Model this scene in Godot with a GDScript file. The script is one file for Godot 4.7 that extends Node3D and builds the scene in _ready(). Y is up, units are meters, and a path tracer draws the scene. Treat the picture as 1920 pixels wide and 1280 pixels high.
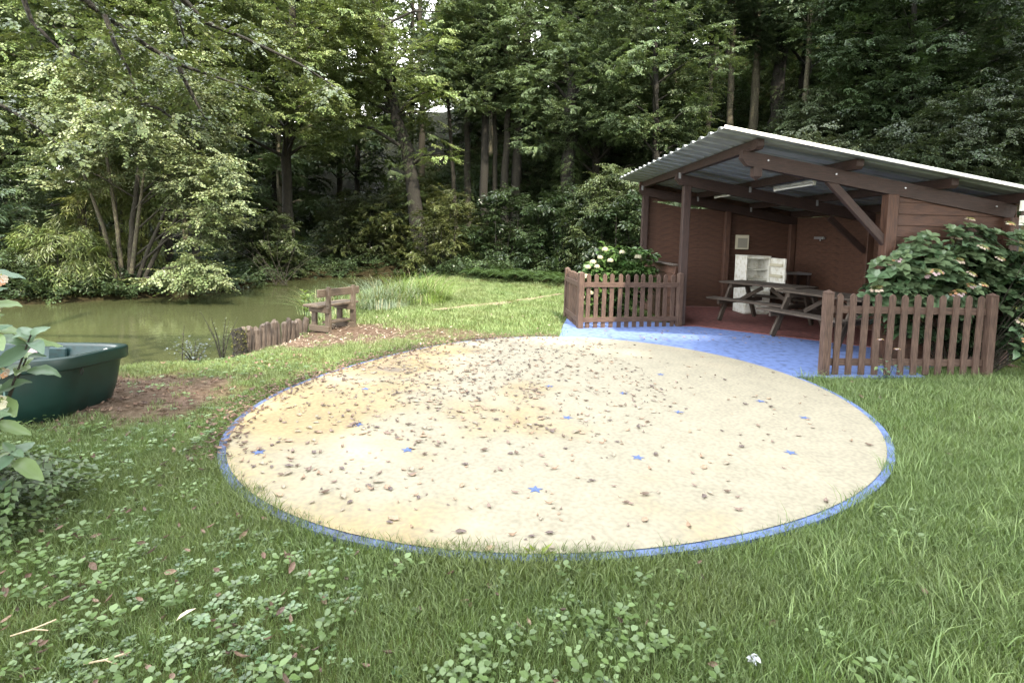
extends Node3D
# A pond-side clearing: painted round terrace, open timber shelter, picket fences, woods behind.
# World: x right, y up, camera looks along -z. P(x, depth, height) gives a point.

var rng := RandomNumberGenerator.new()
var nz := FastNoiseLite.new()
var M := {}
var meshes := {}
var names := {}

class MB:
	var v := PackedVector3Array()
	var n := PackedVector3Array()
	var c := PackedColorArray()
	var uv := PackedVector2Array()
	var ix := PackedInt32Array()
	var col := Color(1, 1, 1)
	func add(p: Vector3, nn: Vector3, u := Vector2.ZERO) -> int:
		v.append(p); n.append(nn); c.append(col); uv.append(u)
		return v.size() - 1
	func face(pts: Array, out: Vector3) -> void:
		# flat polygon (convex), turned so that it faces «out»
		var nn: Vector3 = (pts[1] - pts[0]).cross(pts[2] - pts[0]).normalized()
		var flip := nn.dot(out) < 0.0
		if flip: nn = -nn
		var b := v.size()
		for p in pts: add(p, nn)
		for i in range(1, pts.size() - 1):
			if flip: ix.append_array([b, b + i, b + i + 1])
			else: ix.append_array([b, b + i + 1, b + i])
	func box(ce: Vector3, s: Vector3, ch := 0.004, bs := Basis()) -> void:
		var h := s * 0.5
		ch = minf(ch, minf(h.x, minf(h.y, h.z)) * 0.8)
		var q := func(sx: float, sy: float, sz: float, ax: int) -> Vector3:
			var p := Vector3(sx * h.x, sy * h.y, sz * h.z)
			for a in 3:
				if a != ax: p[a] -= signf(p[a]) * ch
			return ce + bs * p
		for ax in 3:
			var a1 := (ax + 1) % 3
			var a2 := (ax + 2) % 3
			for sg: float in [-1.0, 1.0]:
				var pts := []
				for k: Array in [[-1.0, -1.0], [1.0, -1.0], [1.0, 1.0], [-1.0, 1.0]]:
					var e := Vector3.ZERO
					e[ax] = sg; e[a1] = k[0]; e[a2] = k[1]
					pts.append(q.call(e.x, e.y, e.z, ax))
				var o := Vector3.ZERO
				o[ax] = sg
				face(pts, bs * o)
			for s1: float in [-1.0, 1.0]:
				for s2: float in [-1.0, 1.0]:
					var e1 := Vector3.ZERO
					e1[ax] = -1.0; e1[a1] = s1; e1[a2] = s2
					var e2 := e1
					e2[ax] = 1.0
					var o2 := Vector3.ZERO
					o2[a1] = s1; o2[a2] = s2
					face([q.call(e1.x, e1.y, e1.z, a1), q.call(e2.x, e2.y, e2.z, a1), q.call(e2.x, e2.y, e2.z, a2), q.call(e1.x, e1.y, e1.z, a2)], bs * o2)
		for sx: float in [-1.0, 1.0]:
			for sy: float in [-1.0, 1.0]:
				for sz: float in [-1.0, 1.0]:
					face([q.call(sx, sy, sz, 0), q.call(sx, sy, sz, 1), q.call(sx, sy, sz, 2)], bs * Vector3(sx, sy, sz))
	func tube(pts: Array, rad: Array, sides := 6, cap := true, rough := 0.0) -> void:
		var last := v.size()
		var up := Vector3(0.3, 0.2, 1).normalized()
		var b0 := v.size()
		for i in pts.size():
			var t: Vector3 = (pts[mini(i + 1, pts.size() - 1)] - pts[maxi(i - 1, 0)]).normalized()
			if absf(t.dot(up)) > 0.97: up = Vector3(1, 0.1, 0.2).normalized()
			var a := t.cross(up).normalized()
			var b := t.cross(a).normalized()
			last = v.size()
			for k in sides + 1:
				var w := TAU * (k % sides) / sides
				var d := a * cos(w) + b * sin(w)
				var r: float = rad[i] * (1.0 + rough * sin(w * 3.0 + i * 1.7) * 0.5 + rough * sin(w * 2.0 - i * 2.3) * 0.5)
				add(pts[i] + d * r, d, Vector2(k / float(sides), i))
		for i in pts.size() - 1:
			for k in sides:
				var p := b0 + i * (sides + 1) + k
				var qq := p + sides + 1
				ix.append_array([p, p + 1, qq, p + 1, qq + 1, qq])
		if cap:
			for e: int in [0, pts.size() - 1]:
				var ring := []
				for k in sides: ring.append(v[b0 + e * (sides + 1) + k])
				var o: Vector3 = (pts[0] - pts[1]) if e == 0 else (pts[-1] - pts[-2])
				face(ring, o)
	func prism(poly: Array, y0: float, y1: float) -> void:
		# vertical prism from a convex outline of Vector2(x, z)
		var top := []
		var bot := []
		var mid := Vector3.ZERO
		for p: Vector2 in poly:
			top.append(Vector3(p.x, y1, p.y)); bot.append(Vector3(p.x, y0, p.y)); mid += Vector3(p.x, 0, p.y) / poly.size()
		face(top, Vector3.UP); face(bot, Vector3.DOWN)
		for i in poly.size():
			var j := (i + 1) % poly.size()
			var o: Vector3 = (top[i] + top[j]) * 0.5 - mid
			o.y = 0
			face([bot[i], bot[j], top[j], top[i]], o)
	func leaf(base: Vector3, dir: Vector3, up: Vector3, l: float, w: float, fold := 0.15, droop := 0.15, fine := true) -> void:
		var d := dir.normalized()
		var s := d.cross(up).normalized()
		var nn := s.cross(d).normalized()
		var b := v.size()
		if fine:
			add(base, nn)
			for k: Array in [[0.3, 0.42], [0.65, 0.44]]:
				var m: Vector3 = base + d * l * k[0] - nn * droop * l * k[0] * k[0]
				add(m + s * w * k[1] + nn * fold * w, (nn - s * fold).normalized())
				add(m, nn)
				add(m - s * w * k[1] + nn * fold * w, (nn + s * fold).normalized())
			add(base + d * l - nn * droop * l, nn)
			ix.append_array([b, b + 1, b + 2, b, b + 2, b + 3, b + 1, b + 4, b + 5, b + 1, b + 5, b + 2, b + 2, b + 5, b + 6, b + 2, b + 6, b + 3, b + 4, b + 7, b + 5, b + 5, b + 7, b + 6])
		else:
			add(base, nn)
			add(base + d * l * 0.45 + s * w * 0.5 + nn * fold * w, (nn - s * fold).normalized())
			add(base + d * l - nn * droop * l, nn)
			add(base + d * l * 0.45 - s * w * 0.5 + nn * fold * w, (nn + s * fold).normalized())
			ix.append_array([b, b + 1, b + 2, b, b + 2, b + 3])
	func mesh(mat: Material) -> ArrayMesh:
		# turn every triangle to the side its normals point to
		for k in range(0, ix.size(), 3):
			var p := v[ix[k]]
			if (v[ix[k + 2]] - p).cross(v[ix[k + 1]] - p).dot(n[ix[k]] + n[ix[k + 1]] + n[ix[k + 2]]) < 0.0:
				var h := ix[k + 1]
				ix[k + 1] = ix[k + 2]
				ix[k + 2] = h
		var a := []
		a.resize(Mesh.ARRAY_MAX)
		a[Mesh.ARRAY_VERTEX] = v; a[Mesh.ARRAY_NORMAL] = n; a[Mesh.ARRAY_COLOR] = c; a[Mesh.ARRAY_TEX_UV] = uv; a[Mesh.ARRAY_INDEX] = ix
		var m := ArrayMesh.new()
		m.add_surface_from_arrays(Mesh.PRIMITIVE_TRIANGLES, a)
		m.surface_set_material(0, mat)
		return m

# ------------------------------------------------------------------ helpers
func P(x: float, d: float, y := 0.0) -> Vector3: return Vector3(x, y, -d)
func R(a: float, b: float) -> float: return rng.randf_range(a, b)
func lin(r: float, g: float, b: float) -> Color: return Color(r, g, b).linear_to_srgb()
func numbered(called: String) -> String:
	names[called] = names.get(called, -1) + 1
	return called if names[called] == 0 else "%s_%03d" % [called, names[called]]
func tag(o: Node, label := "", category := "", group := "", kind := "") -> Node:
	if label: o.set_meta("label", label)
	if category: o.set_meta("category", category)
	if group: o.set_meta("group", group)
	if kind: o.set_meta("kind", kind)
	return o
func thing(called: String, at: Vector3, turn: float, label: String, category: String, group := "") -> Node3D:
	var o := Node3D.new()
	o.name = numbered(called)
	add_child(o)
	o.position = at; o.rotation.y = turn
	tag(o, label, category, group)
	return o
func obj(called: String, m: Mesh, parent: Node = self, at := Transform3D()) -> MeshInstance3D:
	var o := MeshInstance3D.new()
	o.name = numbered(called) if parent == self else called
	o.mesh = m
	parent.add_child(o, true)
	o.transform = at
	return o
func struct(called: String, m: Mesh) -> MeshInstance3D:
	var o := obj(called, m)
	o.set_meta("kind", "structure")
	return o
func copies(called: String, m: Mesh, where: Array, tint: Array, parent: Node = self) -> MultiMeshInstance3D:
	var mm := MultiMesh.new()
	mm.transform_format = MultiMesh.TRANSFORM_3D
	mm.use_colors = true
	mm.mesh = m
	mm.instance_count = where.size()
	for i in where.size():
		mm.set_instance_transform(i, where[i])
		mm.set_instance_color(i, tint[i])
	var o := MultiMeshInstance3D.new()
	o.name = numbered(called) if parent == self else called
	o.multimesh = mm
	parent.add_child(o, true)
	o.set_meta("kind", "stuff")
	return o
# a chamfered timber, its mesh shared by all of its size
func timber(called: String, parent: Node, at: Vector3, s: Vector3, mat: Material, bs := Basis(), ch := 0.006) -> MeshInstance3D:
	var key := "%.3f %.3f %.3f %.4f %d" % [s.x, s.y, s.z, ch, mat.get_instance_id()]
	if not meshes.has(key):
		var b := MB.new()
		b.box(Vector3.ZERO, s, ch)
		meshes[key] = b.mesh(mat)
	return obj(called, meshes[key], parent, Transform3D(bs, at))
func basis_along(d: Vector3, up := Vector3.UP) -> Basis:
	# local x runs along d
	var x := d.normalized()
	var z := x.cross(up).normalized()
	var y := z.cross(x)
	return Basis(x, y, z)

# ------------------------------------------------------------------ materials
func noise_tex(freq: float, seed_: int, stops: Array, size := 512, oct := 4, as_normal := false, bump := 4.0, ntype := FastNoiseLite.TYPE_SIMPLEX_SMOOTH) -> NoiseTexture2D:
	var f := FastNoiseLite.new()
	f.noise_type = ntype
	f.seed = seed_; f.frequency = freq; f.fractal_octaves = oct
	var t := NoiseTexture2D.new()
	t.width = size; t.height = size; t.seamless = true; t.noise = f
	if as_normal:
		t.as_normal_map = true; t.bump_strength = bump
	elif stops:
		var g := Gradient.new()
		g.offsets = PackedFloat32Array(stops.map(func(s): return s[0]))
		g.colors = PackedColorArray(stops.map(func(s): return s[1]))
		t.color_ramp = g
	return t
func mat(c: Color, rough := 0.7, tex: Texture2D = null, scale := Vector3.ONE, world := true) -> StandardMaterial3D:
	var m := StandardMaterial3D.new()
	m.albedo_color = c
	m.roughness = rough
	if tex:
		m.albedo_texture = tex
		m.uv1_triplanar = true
		m.uv1_world_triplanar = world
		m.uv1_scale = scale
	return m
func wood_set(key: String, c: Color, tex: Texture2D, nt: Texture2D, rough := 0.75) -> void:
	for ax in 3:
		for world: bool in [true, false]:
			if not world and ax != 0: continue
			var s := Vector3(7, 7, 7)
			s[ax] = 0.55
			var m := mat(c, rough, tex, s, world)
			m.normal_enabled = true; m.normal_texture = nt; m.normal_scale = 0.5
			M[key + ["_x", "_y", "_z"][ax] + ("" if world else "_own")] = m
func make_materials() -> void:
	var grain := noise_tex(0.012, 3, [[0.0, Color(0.5, 0.46, 0.44)], [0.35, Color(0.78, 0.74, 0.72)], [0.6, Color(0.95, 0.93, 0.9)], [1.0, Color(1, 1, 1)]], 512, 5)
	var worn := noise_tex(0.016, 8, [[0.0, Color(0.55, 0.5, 0.47)], [0.4, Color(0.8, 0.77, 0.74)], [0.58, Color(0.9, 0.88, 0.86)], [0.72, Color(1, 1, 1)], [1.0, Color(1.0, 1.0, 1.0)]], 512, 6)
	var gn := noise_tex(0.03, 5, [], 512, 5, true, 6.0)
	wood_set("shed", Color(0.3, 0.2, 0.148), grain, gn, 0.7)
	wood_set("beam", Color(0.203, 0.131, 0.106), worn, gn, 0.7)
	wood_set("fence", Color(0.315, 0.244, 0.205), worn, gn, 0.8)
	wood_set("grey", Color(0.291, 0.259, 0.230), worn, gn, 0.85)
	wood_set("bench", Color(0.328, 0.290, 0.247), worn, gn, 0.85)
	wood_set("stake", Color(0.342, 0.309, 0.285), worn, gn, 0.9)
	M.roof = mat(Color(0.55, 0.57, 0.57), 0.45, noise_tex(0.006, 21, [[0.0, Color(0.8, 0.8, 0.76)], [0.5, Color(0.96, 0.96, 0.96)], [1.0, Color(1, 1, 1)]]), Vector3(0.6, 0.6, 0.6))
	M.metal = mat(Color(0.6, 0.61, 0.62), 0.4)
	M.metal.metallic = 0.7
	M.white = mat(Color(0.86, 0.86, 0.84), 0.4, noise_tex(0.01, 31, [[0.0, Color(0.82, 0.8, 0.74)], [0.5, Color(0.97, 0.97, 0.96)], [1.0, Color(1, 1, 1)]]), Vector3(1.4, 1.4, 1.4))
	M.paper = mat(Color(0.7, 0.68, 0.6), 0.8)
	M.print = mat(Color(0.5, 0.49, 0.45), 0.8)
	M.red_floor = mat(Color(0.42, 0.24, 0.22), 0.8, noise_tex(0.02, 12, [[0.0, Color(0.6, 0.55, 0.55)], [0.5, Color(0.85, 0.82, 0.82)], [1.0, Color(1, 1, 1)]], 512, 6), Vector3(0.8, 0.8, 0.8))
	M.blue = mat(Color(0.36, 0.44, 0.62), 0.75, noise_tex(0.02, 14, [[0.0, Color(0.66, 0.64, 0.66)], [0.45, Color(0.9, 0.9, 0.92)], [1.0, Color(1, 1, 1)]], 512, 6), Vector3(0.7, 0.7, 0.7))
	M.star = mat(Color(0.33, 0.41, 0.6), 0.8, noise_tex(0.05, 15, [[0.0, Color(0.7, 0.7, 0.72)], [1.0, Color(1, 1, 1)]], 256, 4), Vector3(3, 3, 3))
	M.concrete = mat(Color(0.6, 0.57, 0.53), 0.9, noise_tex(0.03, 16, [[0.0, Color(0.7, 0.7, 0.7)], [1.0, Color(1, 1, 1)]], 256, 5), Vector3(1, 1, 1))
	# ground: soil with moss, tinted by vertex colour per zone
	var soil := noise_tex(0.02, 41, [[0.0, Color(0.55, 0.52, 0.48)], [0.45, Color(0.8, 0.78, 0.75)], [1.0, Color(1, 1, 1)]], 1024, 6)
	M.ground = mat(Color(1, 1, 1), 0.95, soil, Vector3(0.45, 0.45, 0.45))
	M.ground.vertex_color_use_as_albedo = true
	M.ground.metallic_specular = 0.15
	M.ground.normal_enabled = true
	M.ground.normal_texture = noise_tex(0.05, 42, [], 1024, 6, true, 10.0)
	var w := mat(lin(0.042, 0.047, 0.021), 0.06)
	w.normal_enabled = true
	w.normal_texture = noise_tex(0.012, 51, [], 1024, 4, true, 3.0)
	w.normal_scale = 0.28
	w.uv1_triplanar = true; w.uv1_world_triplanar = true
	w.uv1_scale = Vector3(0.22, 0.22, 0.5)
	M.water = w
	# foliage: colour comes from the copies' own tint
	for k: Array in [["leaf", 0.42, 0.55], ["leaf_gloss", 0.32, 0.4], ["leaf_matt", 0.75, 0.6], ["blade", 0.55, 0.5]]:
		var m := mat(Color(1, 1, 1), k[1])
		m.vertex_color_use_as_albedo = true
		m.backlight_enabled = true
		m.backlight = Color(k[2], k[2], k[2] * 0.5).linear_to_srgb()
		M[k[0]] = m
	M.dry = mat(Color(1, 1, 1), 0.8)
	M.dry.vertex_color_use_as_albedo = true
	var bark_n := noise_tex(0.035, 62, [], 512, 5, true, 12.0)
	for k: Array in [["bark", Color(0.2, 0.178, 0.152)], ["bark_pale", Color(0.37, 0.34, 0.3)], ["bark_dark", Color(0.15, 0.132, 0.115)]]:
		var m := mat(k[1], 0.9, noise_tex(0.02, 61, [[0.0, Color(0.45, 0.43, 0.4)], [0.5, Color(0.8, 0.8, 0.76)], [0.75, Color(0.85, 0.95, 0.75)], [1.0, Color(1, 1, 1)]], 512, 5), Vector3(2.5, 0.7, 2.5))
		m.normal_enabled = true; m.normal_texture = bark_n; m.normal_scale = 1.0
		M[k[0]] = m
	M.boat = mat(Color(0.045, 0.165, 0.148), 0.38, noise_tex(0.01, 71, [[0.0, Color(0.7, 0.72, 0.7)], [0.5, Color(0.92, 0.94, 0.94)], [1.0, Color(1, 1, 1)]], 512, 5), Vector3(0.9, 0.9, 0.9))
	M.boat_in = mat(Color(0.1, 0.23, 0.24), 0.5, noise_tex(0.015, 72, [[0.0, Color(0.6, 0.58, 0.52)], [0.5, Color(0.92, 0.92, 0.9)], [1.0, Color(1, 1, 1)]], 512, 5), Vector3(1.2, 1.2, 1.2))
	M.plate = mat(Color(0.75, 0.66, 0.68), 0.6)
	M.rust = mat(Color(0.36, 0.22, 0.15), 0.8)
	M.dark = mat(Color(0.05, 0.05, 0.055), 0.6)

# ------------------------------------------------------------------ terrain
var pond := PackedVector2Array([Vector2(-3.2, 19.5), Vector2(-4.2, 17), Vector2(-4.6, 14), Vector2(-4.3, 11.5), Vector2(-3.8, 9.2), Vector2(-3.72, 8.4), Vector2(-3.95, 7.1), Vector2(-4.6, 6.7), Vector2(-5.6, 5.9), Vector2(-7.2, 5.0), Vector2(-10, 4.0), Vector2(-16, 2.6), Vector2(-24, 1.5), Vector2(-24, 7.5), Vector2(-16, 9.6), Vector2(-13, 10.9), Vector2(-10.4, 12.0), Vector2(-9.6, 13.1), Vector2(-8.3, 14.2), Vector2(-7.9, 16.5), Vector2(-8.2, 19.0), Vector2(-7.2, 20.6), Vector2(-6.0, 22.0), Vector2(-3.9, 23.2), Vector2(-3.1, 21.8)])
func shore(x: float, d: float) -> float:
	# distance to the pond's edge, below zero in the water
	if x > 1.0: return 6.0
	var p := Vector2(x, d)
	var best := 1e9
	for i in pond.size():
		var q := Geometry2D.get_closest_point_to_segment(p, pond[i], pond[(i + 1) % pond.size()])
		best = minf(best, p.distance_squared_to(q))
	best = sqrt(best)
	return -best if Geometry2D.is_point_in_polygon(p, pond) else best
func hill(x: float, d: float) -> float:
	var t := d - 13.6 + 0.75 * (x - 6.0)
	t = minf(t, 26.0)
	var k := 1.6
	var r := 0.52 * k * log(1.0 + exp(clampf(t / k - 1.2, -20.0, 30.0)))
	var t2 := clampf(x - 8.0 + (d - 8.0) * 0.3, 0.0, 18.0)   # the bank goes on beside the shelter
	return r + 0.12 * t2 * smoothstep(4.0, 9.0, d)
func pad_r(a: float) -> float:
	return 0.985 * (2.762 + 0.146 * cos(a) + 0.232 * sin(a) - 0.044 * cos(2 * a) + 0.243 * sin(2 * a) - 0.076 * sin(3 * a)) + 0.05 * pow(maxf(0.0, -sin(a)), 2.0)
const PC := Vector2(0.441, 5.047)
func pad_gap(x: float, d: float) -> float:
	var q := Vector2(x, d) - PC
	return q.length() - pad_r(q.angle())
var apron := PackedVector2Array([Vector2(0.75, 8.2), Vector2(0.9, 9.25), Vector2(1.05, 10.1), Vector2(3.0, 9.9), Vector2(4.6, 8.9), Vector2(6.3, 7.6), Vector2(6.3, 7.1), Vector2(5.0, 6.75), Vector2(4.9, 6.3), Vector2(3.72, 6.14), Vector2(2.6, 6.2), Vector2(1.5, 7.6)])
func in_hard(x: float, d: float, grow := 0.0) -> bool:
	if pad_gap(x, d) < 0.11 + grow: return true
	if x > 0.7 and Geometry2D.is_point_in_polygon(Vector2(x, d), apron): return true
	return x > 2.95 and x < 6.6 and d > 6.95 and d < 12.5
func ground_y(x: float, d: float) -> float:
	var s := shore(x, d)
	var b := hill(x, d)
	var g := clampf(pad_gap(x, d) - 0.2, 0.0, 1.0)
	if x > 0.5 and x < 6.8 and d > 6.0 and d < 12.6: g = 0.0
	if x > 2.6 and x < 7.0 and d > 6.0 and d < 12.75: b = minf(b, -0.01)
	b += g * (0.035 * nz.get_noise_2d(x * 90.0, d * 90.0) + 0.02)
	b -= 0.1 * (1.0 - smoothstep(0.9, 2.6, s))
	if s < 1.0:
		b = lerpf(-0.36, b, smoothstep(-0.1, 0.75, s))
	if s < 0.0:
		b = -0.36 + maxf(s, -1.4) * 0.5
	return b
func soil_zone(x: float, d: float) -> float:
	# 1 where bare litter-covered earth shows
	var a := 1.0 - smoothstep(0.7, 1.15, Vector2((x + 2.75) / 1.35, (d - 8.3) / 1.1).length() + 0.25 * nz.get_noise_2d(x * 120, d * 120))
	var b := 1.0 - smoothstep(0.7, 1.15, Vector2((x + 3.9) / 1.55, (d - 4.9) / 1.05).length() + 0.3 * nz.get_noise_2d(x * 110, d * 110))
	var c := 1.0 - smoothstep(0.6, 1.1, Vector2((x + 1.3) / 1.35, (d - 8.15) / 0.6).length() + 0.3 * nz.get_noise_2d(x * 130, d * 130))
	var e := smoothstep(15.5, 20.0, d + 0.35 * (x + 2.0) + 2.0 * nz.get_noise_2d(x * 20, d * 20))
	return clampf(maxf(maxf(a, b), maxf(c * 0.8, e)), 0.0, 1.0)
func make_ground() -> void:
	var xs := []
	var ds := []
	var x := -60.0
	while x < 60.0:
		xs.append(x)
		x += 0.22 if absf(x + 1.0) < 9.0 else (0.6 if absf(x) < 18.0 else 3.0)
	var d := -25.0
	while d < 80.0:
		ds.append(d)
		d += 0.22 if d > 0.0 and d < 15.0 else (0.6 if d > -3.0 and d < 32.0 else 3.0)
	var b := MB.new()
	for i in ds.size():
		for j in xs.size():
			var y := ground_y(xs[j], ds[i])
			var s := soil_zone(xs[j], ds[i])
			var g := 0.5 + 0.5 * nz.get_noise_2d(xs[j] * 60.0, ds[i] * 60.0)
			var green := Color(0.075, 0.105, 0.034).lerp(Color(0.11, 0.11, 0.048), g)
			var brown := Color(0.16, 0.12, 0.095).lerp(Color(0.11, 0.08, 0.062), g)
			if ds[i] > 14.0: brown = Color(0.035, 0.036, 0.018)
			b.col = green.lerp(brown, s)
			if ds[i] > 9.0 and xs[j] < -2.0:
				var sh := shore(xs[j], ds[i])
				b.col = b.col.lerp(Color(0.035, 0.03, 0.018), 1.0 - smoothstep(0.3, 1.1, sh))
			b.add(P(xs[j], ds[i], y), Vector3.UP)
	for i in ds.size() - 1:
		for j in xs.size() - 1:
			var p: int = i * xs.size() + j
			var q: int = p + xs.size()
			b.ix.append_array([p, q, p + 1, p + 1, q, q + 1])
	for i in ds.size():
		for j in xs.size():
			var p: int = i * xs.size() + j
			var l := b.v[p - (1 if j else 0)]
			var r := b.v[p + (1 if j < xs.size() - 1 else 0)]
			var u := b.v[p + (xs.size() if i < ds.size() - 1 else 0)]
			var o := b.v[p - (xs.size() if i else 0)]
			b.n[p] = (r - l).cross(u - o).normalized()
			if b.n[p].y < 0: b.n[p] = -b.n[p]
	struct("ground", b.mesh(M.ground))
	var wb := MB.new()
	wb.face([P(-30, 0.5, -0.3), P(-2.4, 0.5, -0.3), P(-2.4, 25, -0.3), P(-30, 25, -0.3)], Vector3.UP)
	tag(struct("pond_water", wb.mesh(M.water)), "murky olive green pond water")
	# pale strip of trodden sandy path across the lawn
	var pb := MB.new()
	var c := [Vector2(-1.5, 10.6), Vector2(-0.95, 11.2), Vector2(-0.2, 12.05), Vector2(0.5, 13.0), Vector2(1.3, 14.0)]
	for i in c.size() - 1:
		var a: Vector2 = c[i]
		var e: Vector2 = c[i + 1]
		var nn: Vector2 = Vector2(e.y - a.y, a.x - e.x).normalized() * [0.1, 0.17, 0.14, 0.08][i]
		pb.face([P(a.x - nn.x, a.y - nn.y, ground_y(a.x, a.y) + 0.012), P(a.x + nn.x, a.y + nn.y, ground_y(a.x, a.y) + 0.012), P(e.x + nn.x, e.y + nn.y, ground_y(e.x, e.y) + 0.012), P(e.x - nn.x, e.y - nn.y, ground_y(e.x, e.y) + 0.012)], Vector3.UP)
	struct("path", pb.mesh(mat(Color(0.52, 0.47, 0.39), 0.95, noise_tex(0.04, 77, [[0.0, Color(0.6, 0.58, 0.52)], [1.0, Color(1, 1, 1)]], 256, 5), Vector3(1, 1, 1))))

func make_pad() -> void:
	# cream and yellow paint worn into each other, drawn once as a texture over the disc
	var S := 1024
	var x0 := -3.2
	var d0 := 1.6
	var w := 7.4
	var im := Image.create(S, S, false, Image.FORMAT_RGB8)
	var f1 := FastNoiseLite.new()
	f1.seed = 5; f1.frequency = 0.55; f1.fractal_octaves = 5
	var f2 := FastNoiseLite.new()
	f2.seed = 6; f2.frequency = 22.0; f2.fractal_octaves = 3
	var f3 := FastNoiseLite.new()
	f3.seed = 9; f3.frequency = 1.1; f3.fractal_octaves = 6
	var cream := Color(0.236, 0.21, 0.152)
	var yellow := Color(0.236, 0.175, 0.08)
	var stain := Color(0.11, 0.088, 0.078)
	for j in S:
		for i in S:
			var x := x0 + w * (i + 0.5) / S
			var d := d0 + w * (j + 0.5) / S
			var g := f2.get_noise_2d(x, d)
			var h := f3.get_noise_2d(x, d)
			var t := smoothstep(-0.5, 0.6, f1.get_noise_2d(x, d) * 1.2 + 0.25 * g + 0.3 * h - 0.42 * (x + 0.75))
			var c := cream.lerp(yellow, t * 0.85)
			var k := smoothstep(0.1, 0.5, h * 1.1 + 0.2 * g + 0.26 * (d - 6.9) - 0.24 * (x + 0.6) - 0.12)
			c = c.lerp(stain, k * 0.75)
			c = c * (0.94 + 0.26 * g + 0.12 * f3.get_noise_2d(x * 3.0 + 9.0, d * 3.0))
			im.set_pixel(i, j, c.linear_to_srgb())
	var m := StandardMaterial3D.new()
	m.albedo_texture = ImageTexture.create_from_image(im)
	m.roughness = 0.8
	var b := MB.new()
	var ring := MB.new()
	var N := 120
	var top := 0.03
	b.add(P(PC.x, PC.y, top), Vector3.UP, Vector2((PC.x - x0) / w, (PC.y - d0) / w))
	for k in N + 1:
		var a := TAU * k / N
		var r := pad_r(a)
		var q := PC + Vector2(cos(a), sin(a)) * r
		b.add(P(q.x, q.y, top), Vector3.UP, Vector2((q.x - x0) / w, (q.y - d0) / w))
	for k in N: b.ix.append_array([0, k + 1, k + 2])
	for k in N:
		var a1 := TAU * k / N
		var a2 := TAU * (k + 1) / N
		var e1 := Vector2(cos(a1), sin(a1))
		var e2 := Vector2(cos(a2), sin(a2))
		var i1 := PC + e1 * (pad_r(a1) - 0.05)
		var i2 := PC + e2 * (pad_r(a2) - 0.05)
		var o1 := PC + e1 * (pad_r(a1) + 0.052)
		var o2 := PC + e2 * (pad_r(a2) + 0.052)
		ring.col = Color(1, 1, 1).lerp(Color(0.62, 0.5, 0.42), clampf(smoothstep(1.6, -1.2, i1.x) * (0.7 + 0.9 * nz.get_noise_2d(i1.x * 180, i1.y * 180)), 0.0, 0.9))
		ring.face([P(i1.x, i1.y, top - 0.005), P(i2.x, i2.y, top - 0.005), P(o2.x, o2.y, top - 0.005), P(o1.x, o1.y, top - 0.005)], Vector3.UP)
		ring.face([P(o1.x, o1.y, top - 0.005), P(o2.x, o2.y, top - 0.005), P(o2.x, o2.y, -0.06), P(o1.x, o1.y, -0.06)], P(e1.x, e1.y))
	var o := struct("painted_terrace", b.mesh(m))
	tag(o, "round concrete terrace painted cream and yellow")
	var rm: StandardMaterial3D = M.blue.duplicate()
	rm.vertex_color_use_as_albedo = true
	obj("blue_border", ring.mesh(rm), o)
	for s: Vector2 in [Vector2(0.18, 3.23), Vector2(0.93, 3.76), Vector2(0.42, 5.53), Vector2(1.15, 5.35), Vector2(1.74, 6.15), Vector2(1.54, 4.8), Vector2(0.51, 4.57), Vector2(-1.2, 4.26), Vector2(-1.41, 5.25), Vector2(-0.71, 3.78), Vector2(2.46, 5.21), Vector2(2.64, 4.74), Vector2(2.1, 3.93), Vector2(-1.72, 3.67)]:
		var sb := MB.new()
		var t0 := R(0, TAU)
		var pts := []
		for k in 10:
			var rr := 0.052 if k % 2 == 0 else 0.021
			pts.append(Vector3(cos(t0 + k * PI / 5) * rr, 0, sin(t0 + k * PI / 5) * rr))
		for k in 10: sb.face([Vector3.ZERO, pts[k], pts[(k + 1) % 10]], Vector3.UP)
		obj("star", sb.mesh(M.star), o, Transform3D(Basis(), P(s.x * 0.98, s.y * 0.98, top + 0.003)))
	var ab := MB.new()
	var tri := Geometry2D.triangulate_polygon(apron)
	for k in range(0, tri.size(), 3):
		ab.face([P(apron[tri[k]].x, apron[tri[k]].y, 0.02), P(apron[tri[k + 1]].x, apron[tri[k + 1]].y, 0.02), P(apron[tri[k + 2]].x, apron[tri[k + 2]].y, 0.02)], Vector3.UP)
	for k in apron.size():
		var a: Vector2 = apron[k]
		var e: Vector2 = apron[(k + 1) % apron.size()]
		var mid := (a + e) * 0.5 - Vector2(3, 8)
		ab.face([P(a.x, a.y, 0.02), P(e.x, e.y, 0.02), P(e.x, e.y, -0.08), P(a.x, a.y, -0.08)], P(mid.x, mid.y))
	tag(struct("blue_paving", ab.mesh(M.blue)), "blue painted paving in front of the shelter")
	var fb := MB.new()
	var fl := [Vector2(3.0, 9.55), Vector2(3.3, 9.58), Vector2(4.82, 8.5), Vector2(6.5, 7.2), Vector2(6.5, 6.95), Vector2(6.62, 6.95), Vector2(6.62, 12.4), Vector2(2.9, 12.4)]
	var fp := PackedVector2Array(fl)
	tri = Geometry2D.triangulate_polygon(fp)
	for k in range(0, tri.size(), 3):
		fb.face([P(fp[tri[k]].x, fp[tri[k]].y, 0.034), P(fp[tri[k + 1]].x, fp[tri[k + 1]].y, 0.034), P(fp[tri[k + 2]].x, fp[tri[k + 2]].y, 0.034)], Vector3.UP)
	for k in fp.size():
		var a: Vector2 = fp[k]
		var e: Vector2 = fp[(k + 1) % fp.size()]
		var mid := (a + e) * 0.5 - Vector2(5, 9.8)
		fb.face([P(a.x, a.y, 0.034), P(e.x, e.y, 0.034), P(e.x, e.y, -0.08), P(a.x, a.y, -0.08)], P(mid.x, mid.y))
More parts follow.
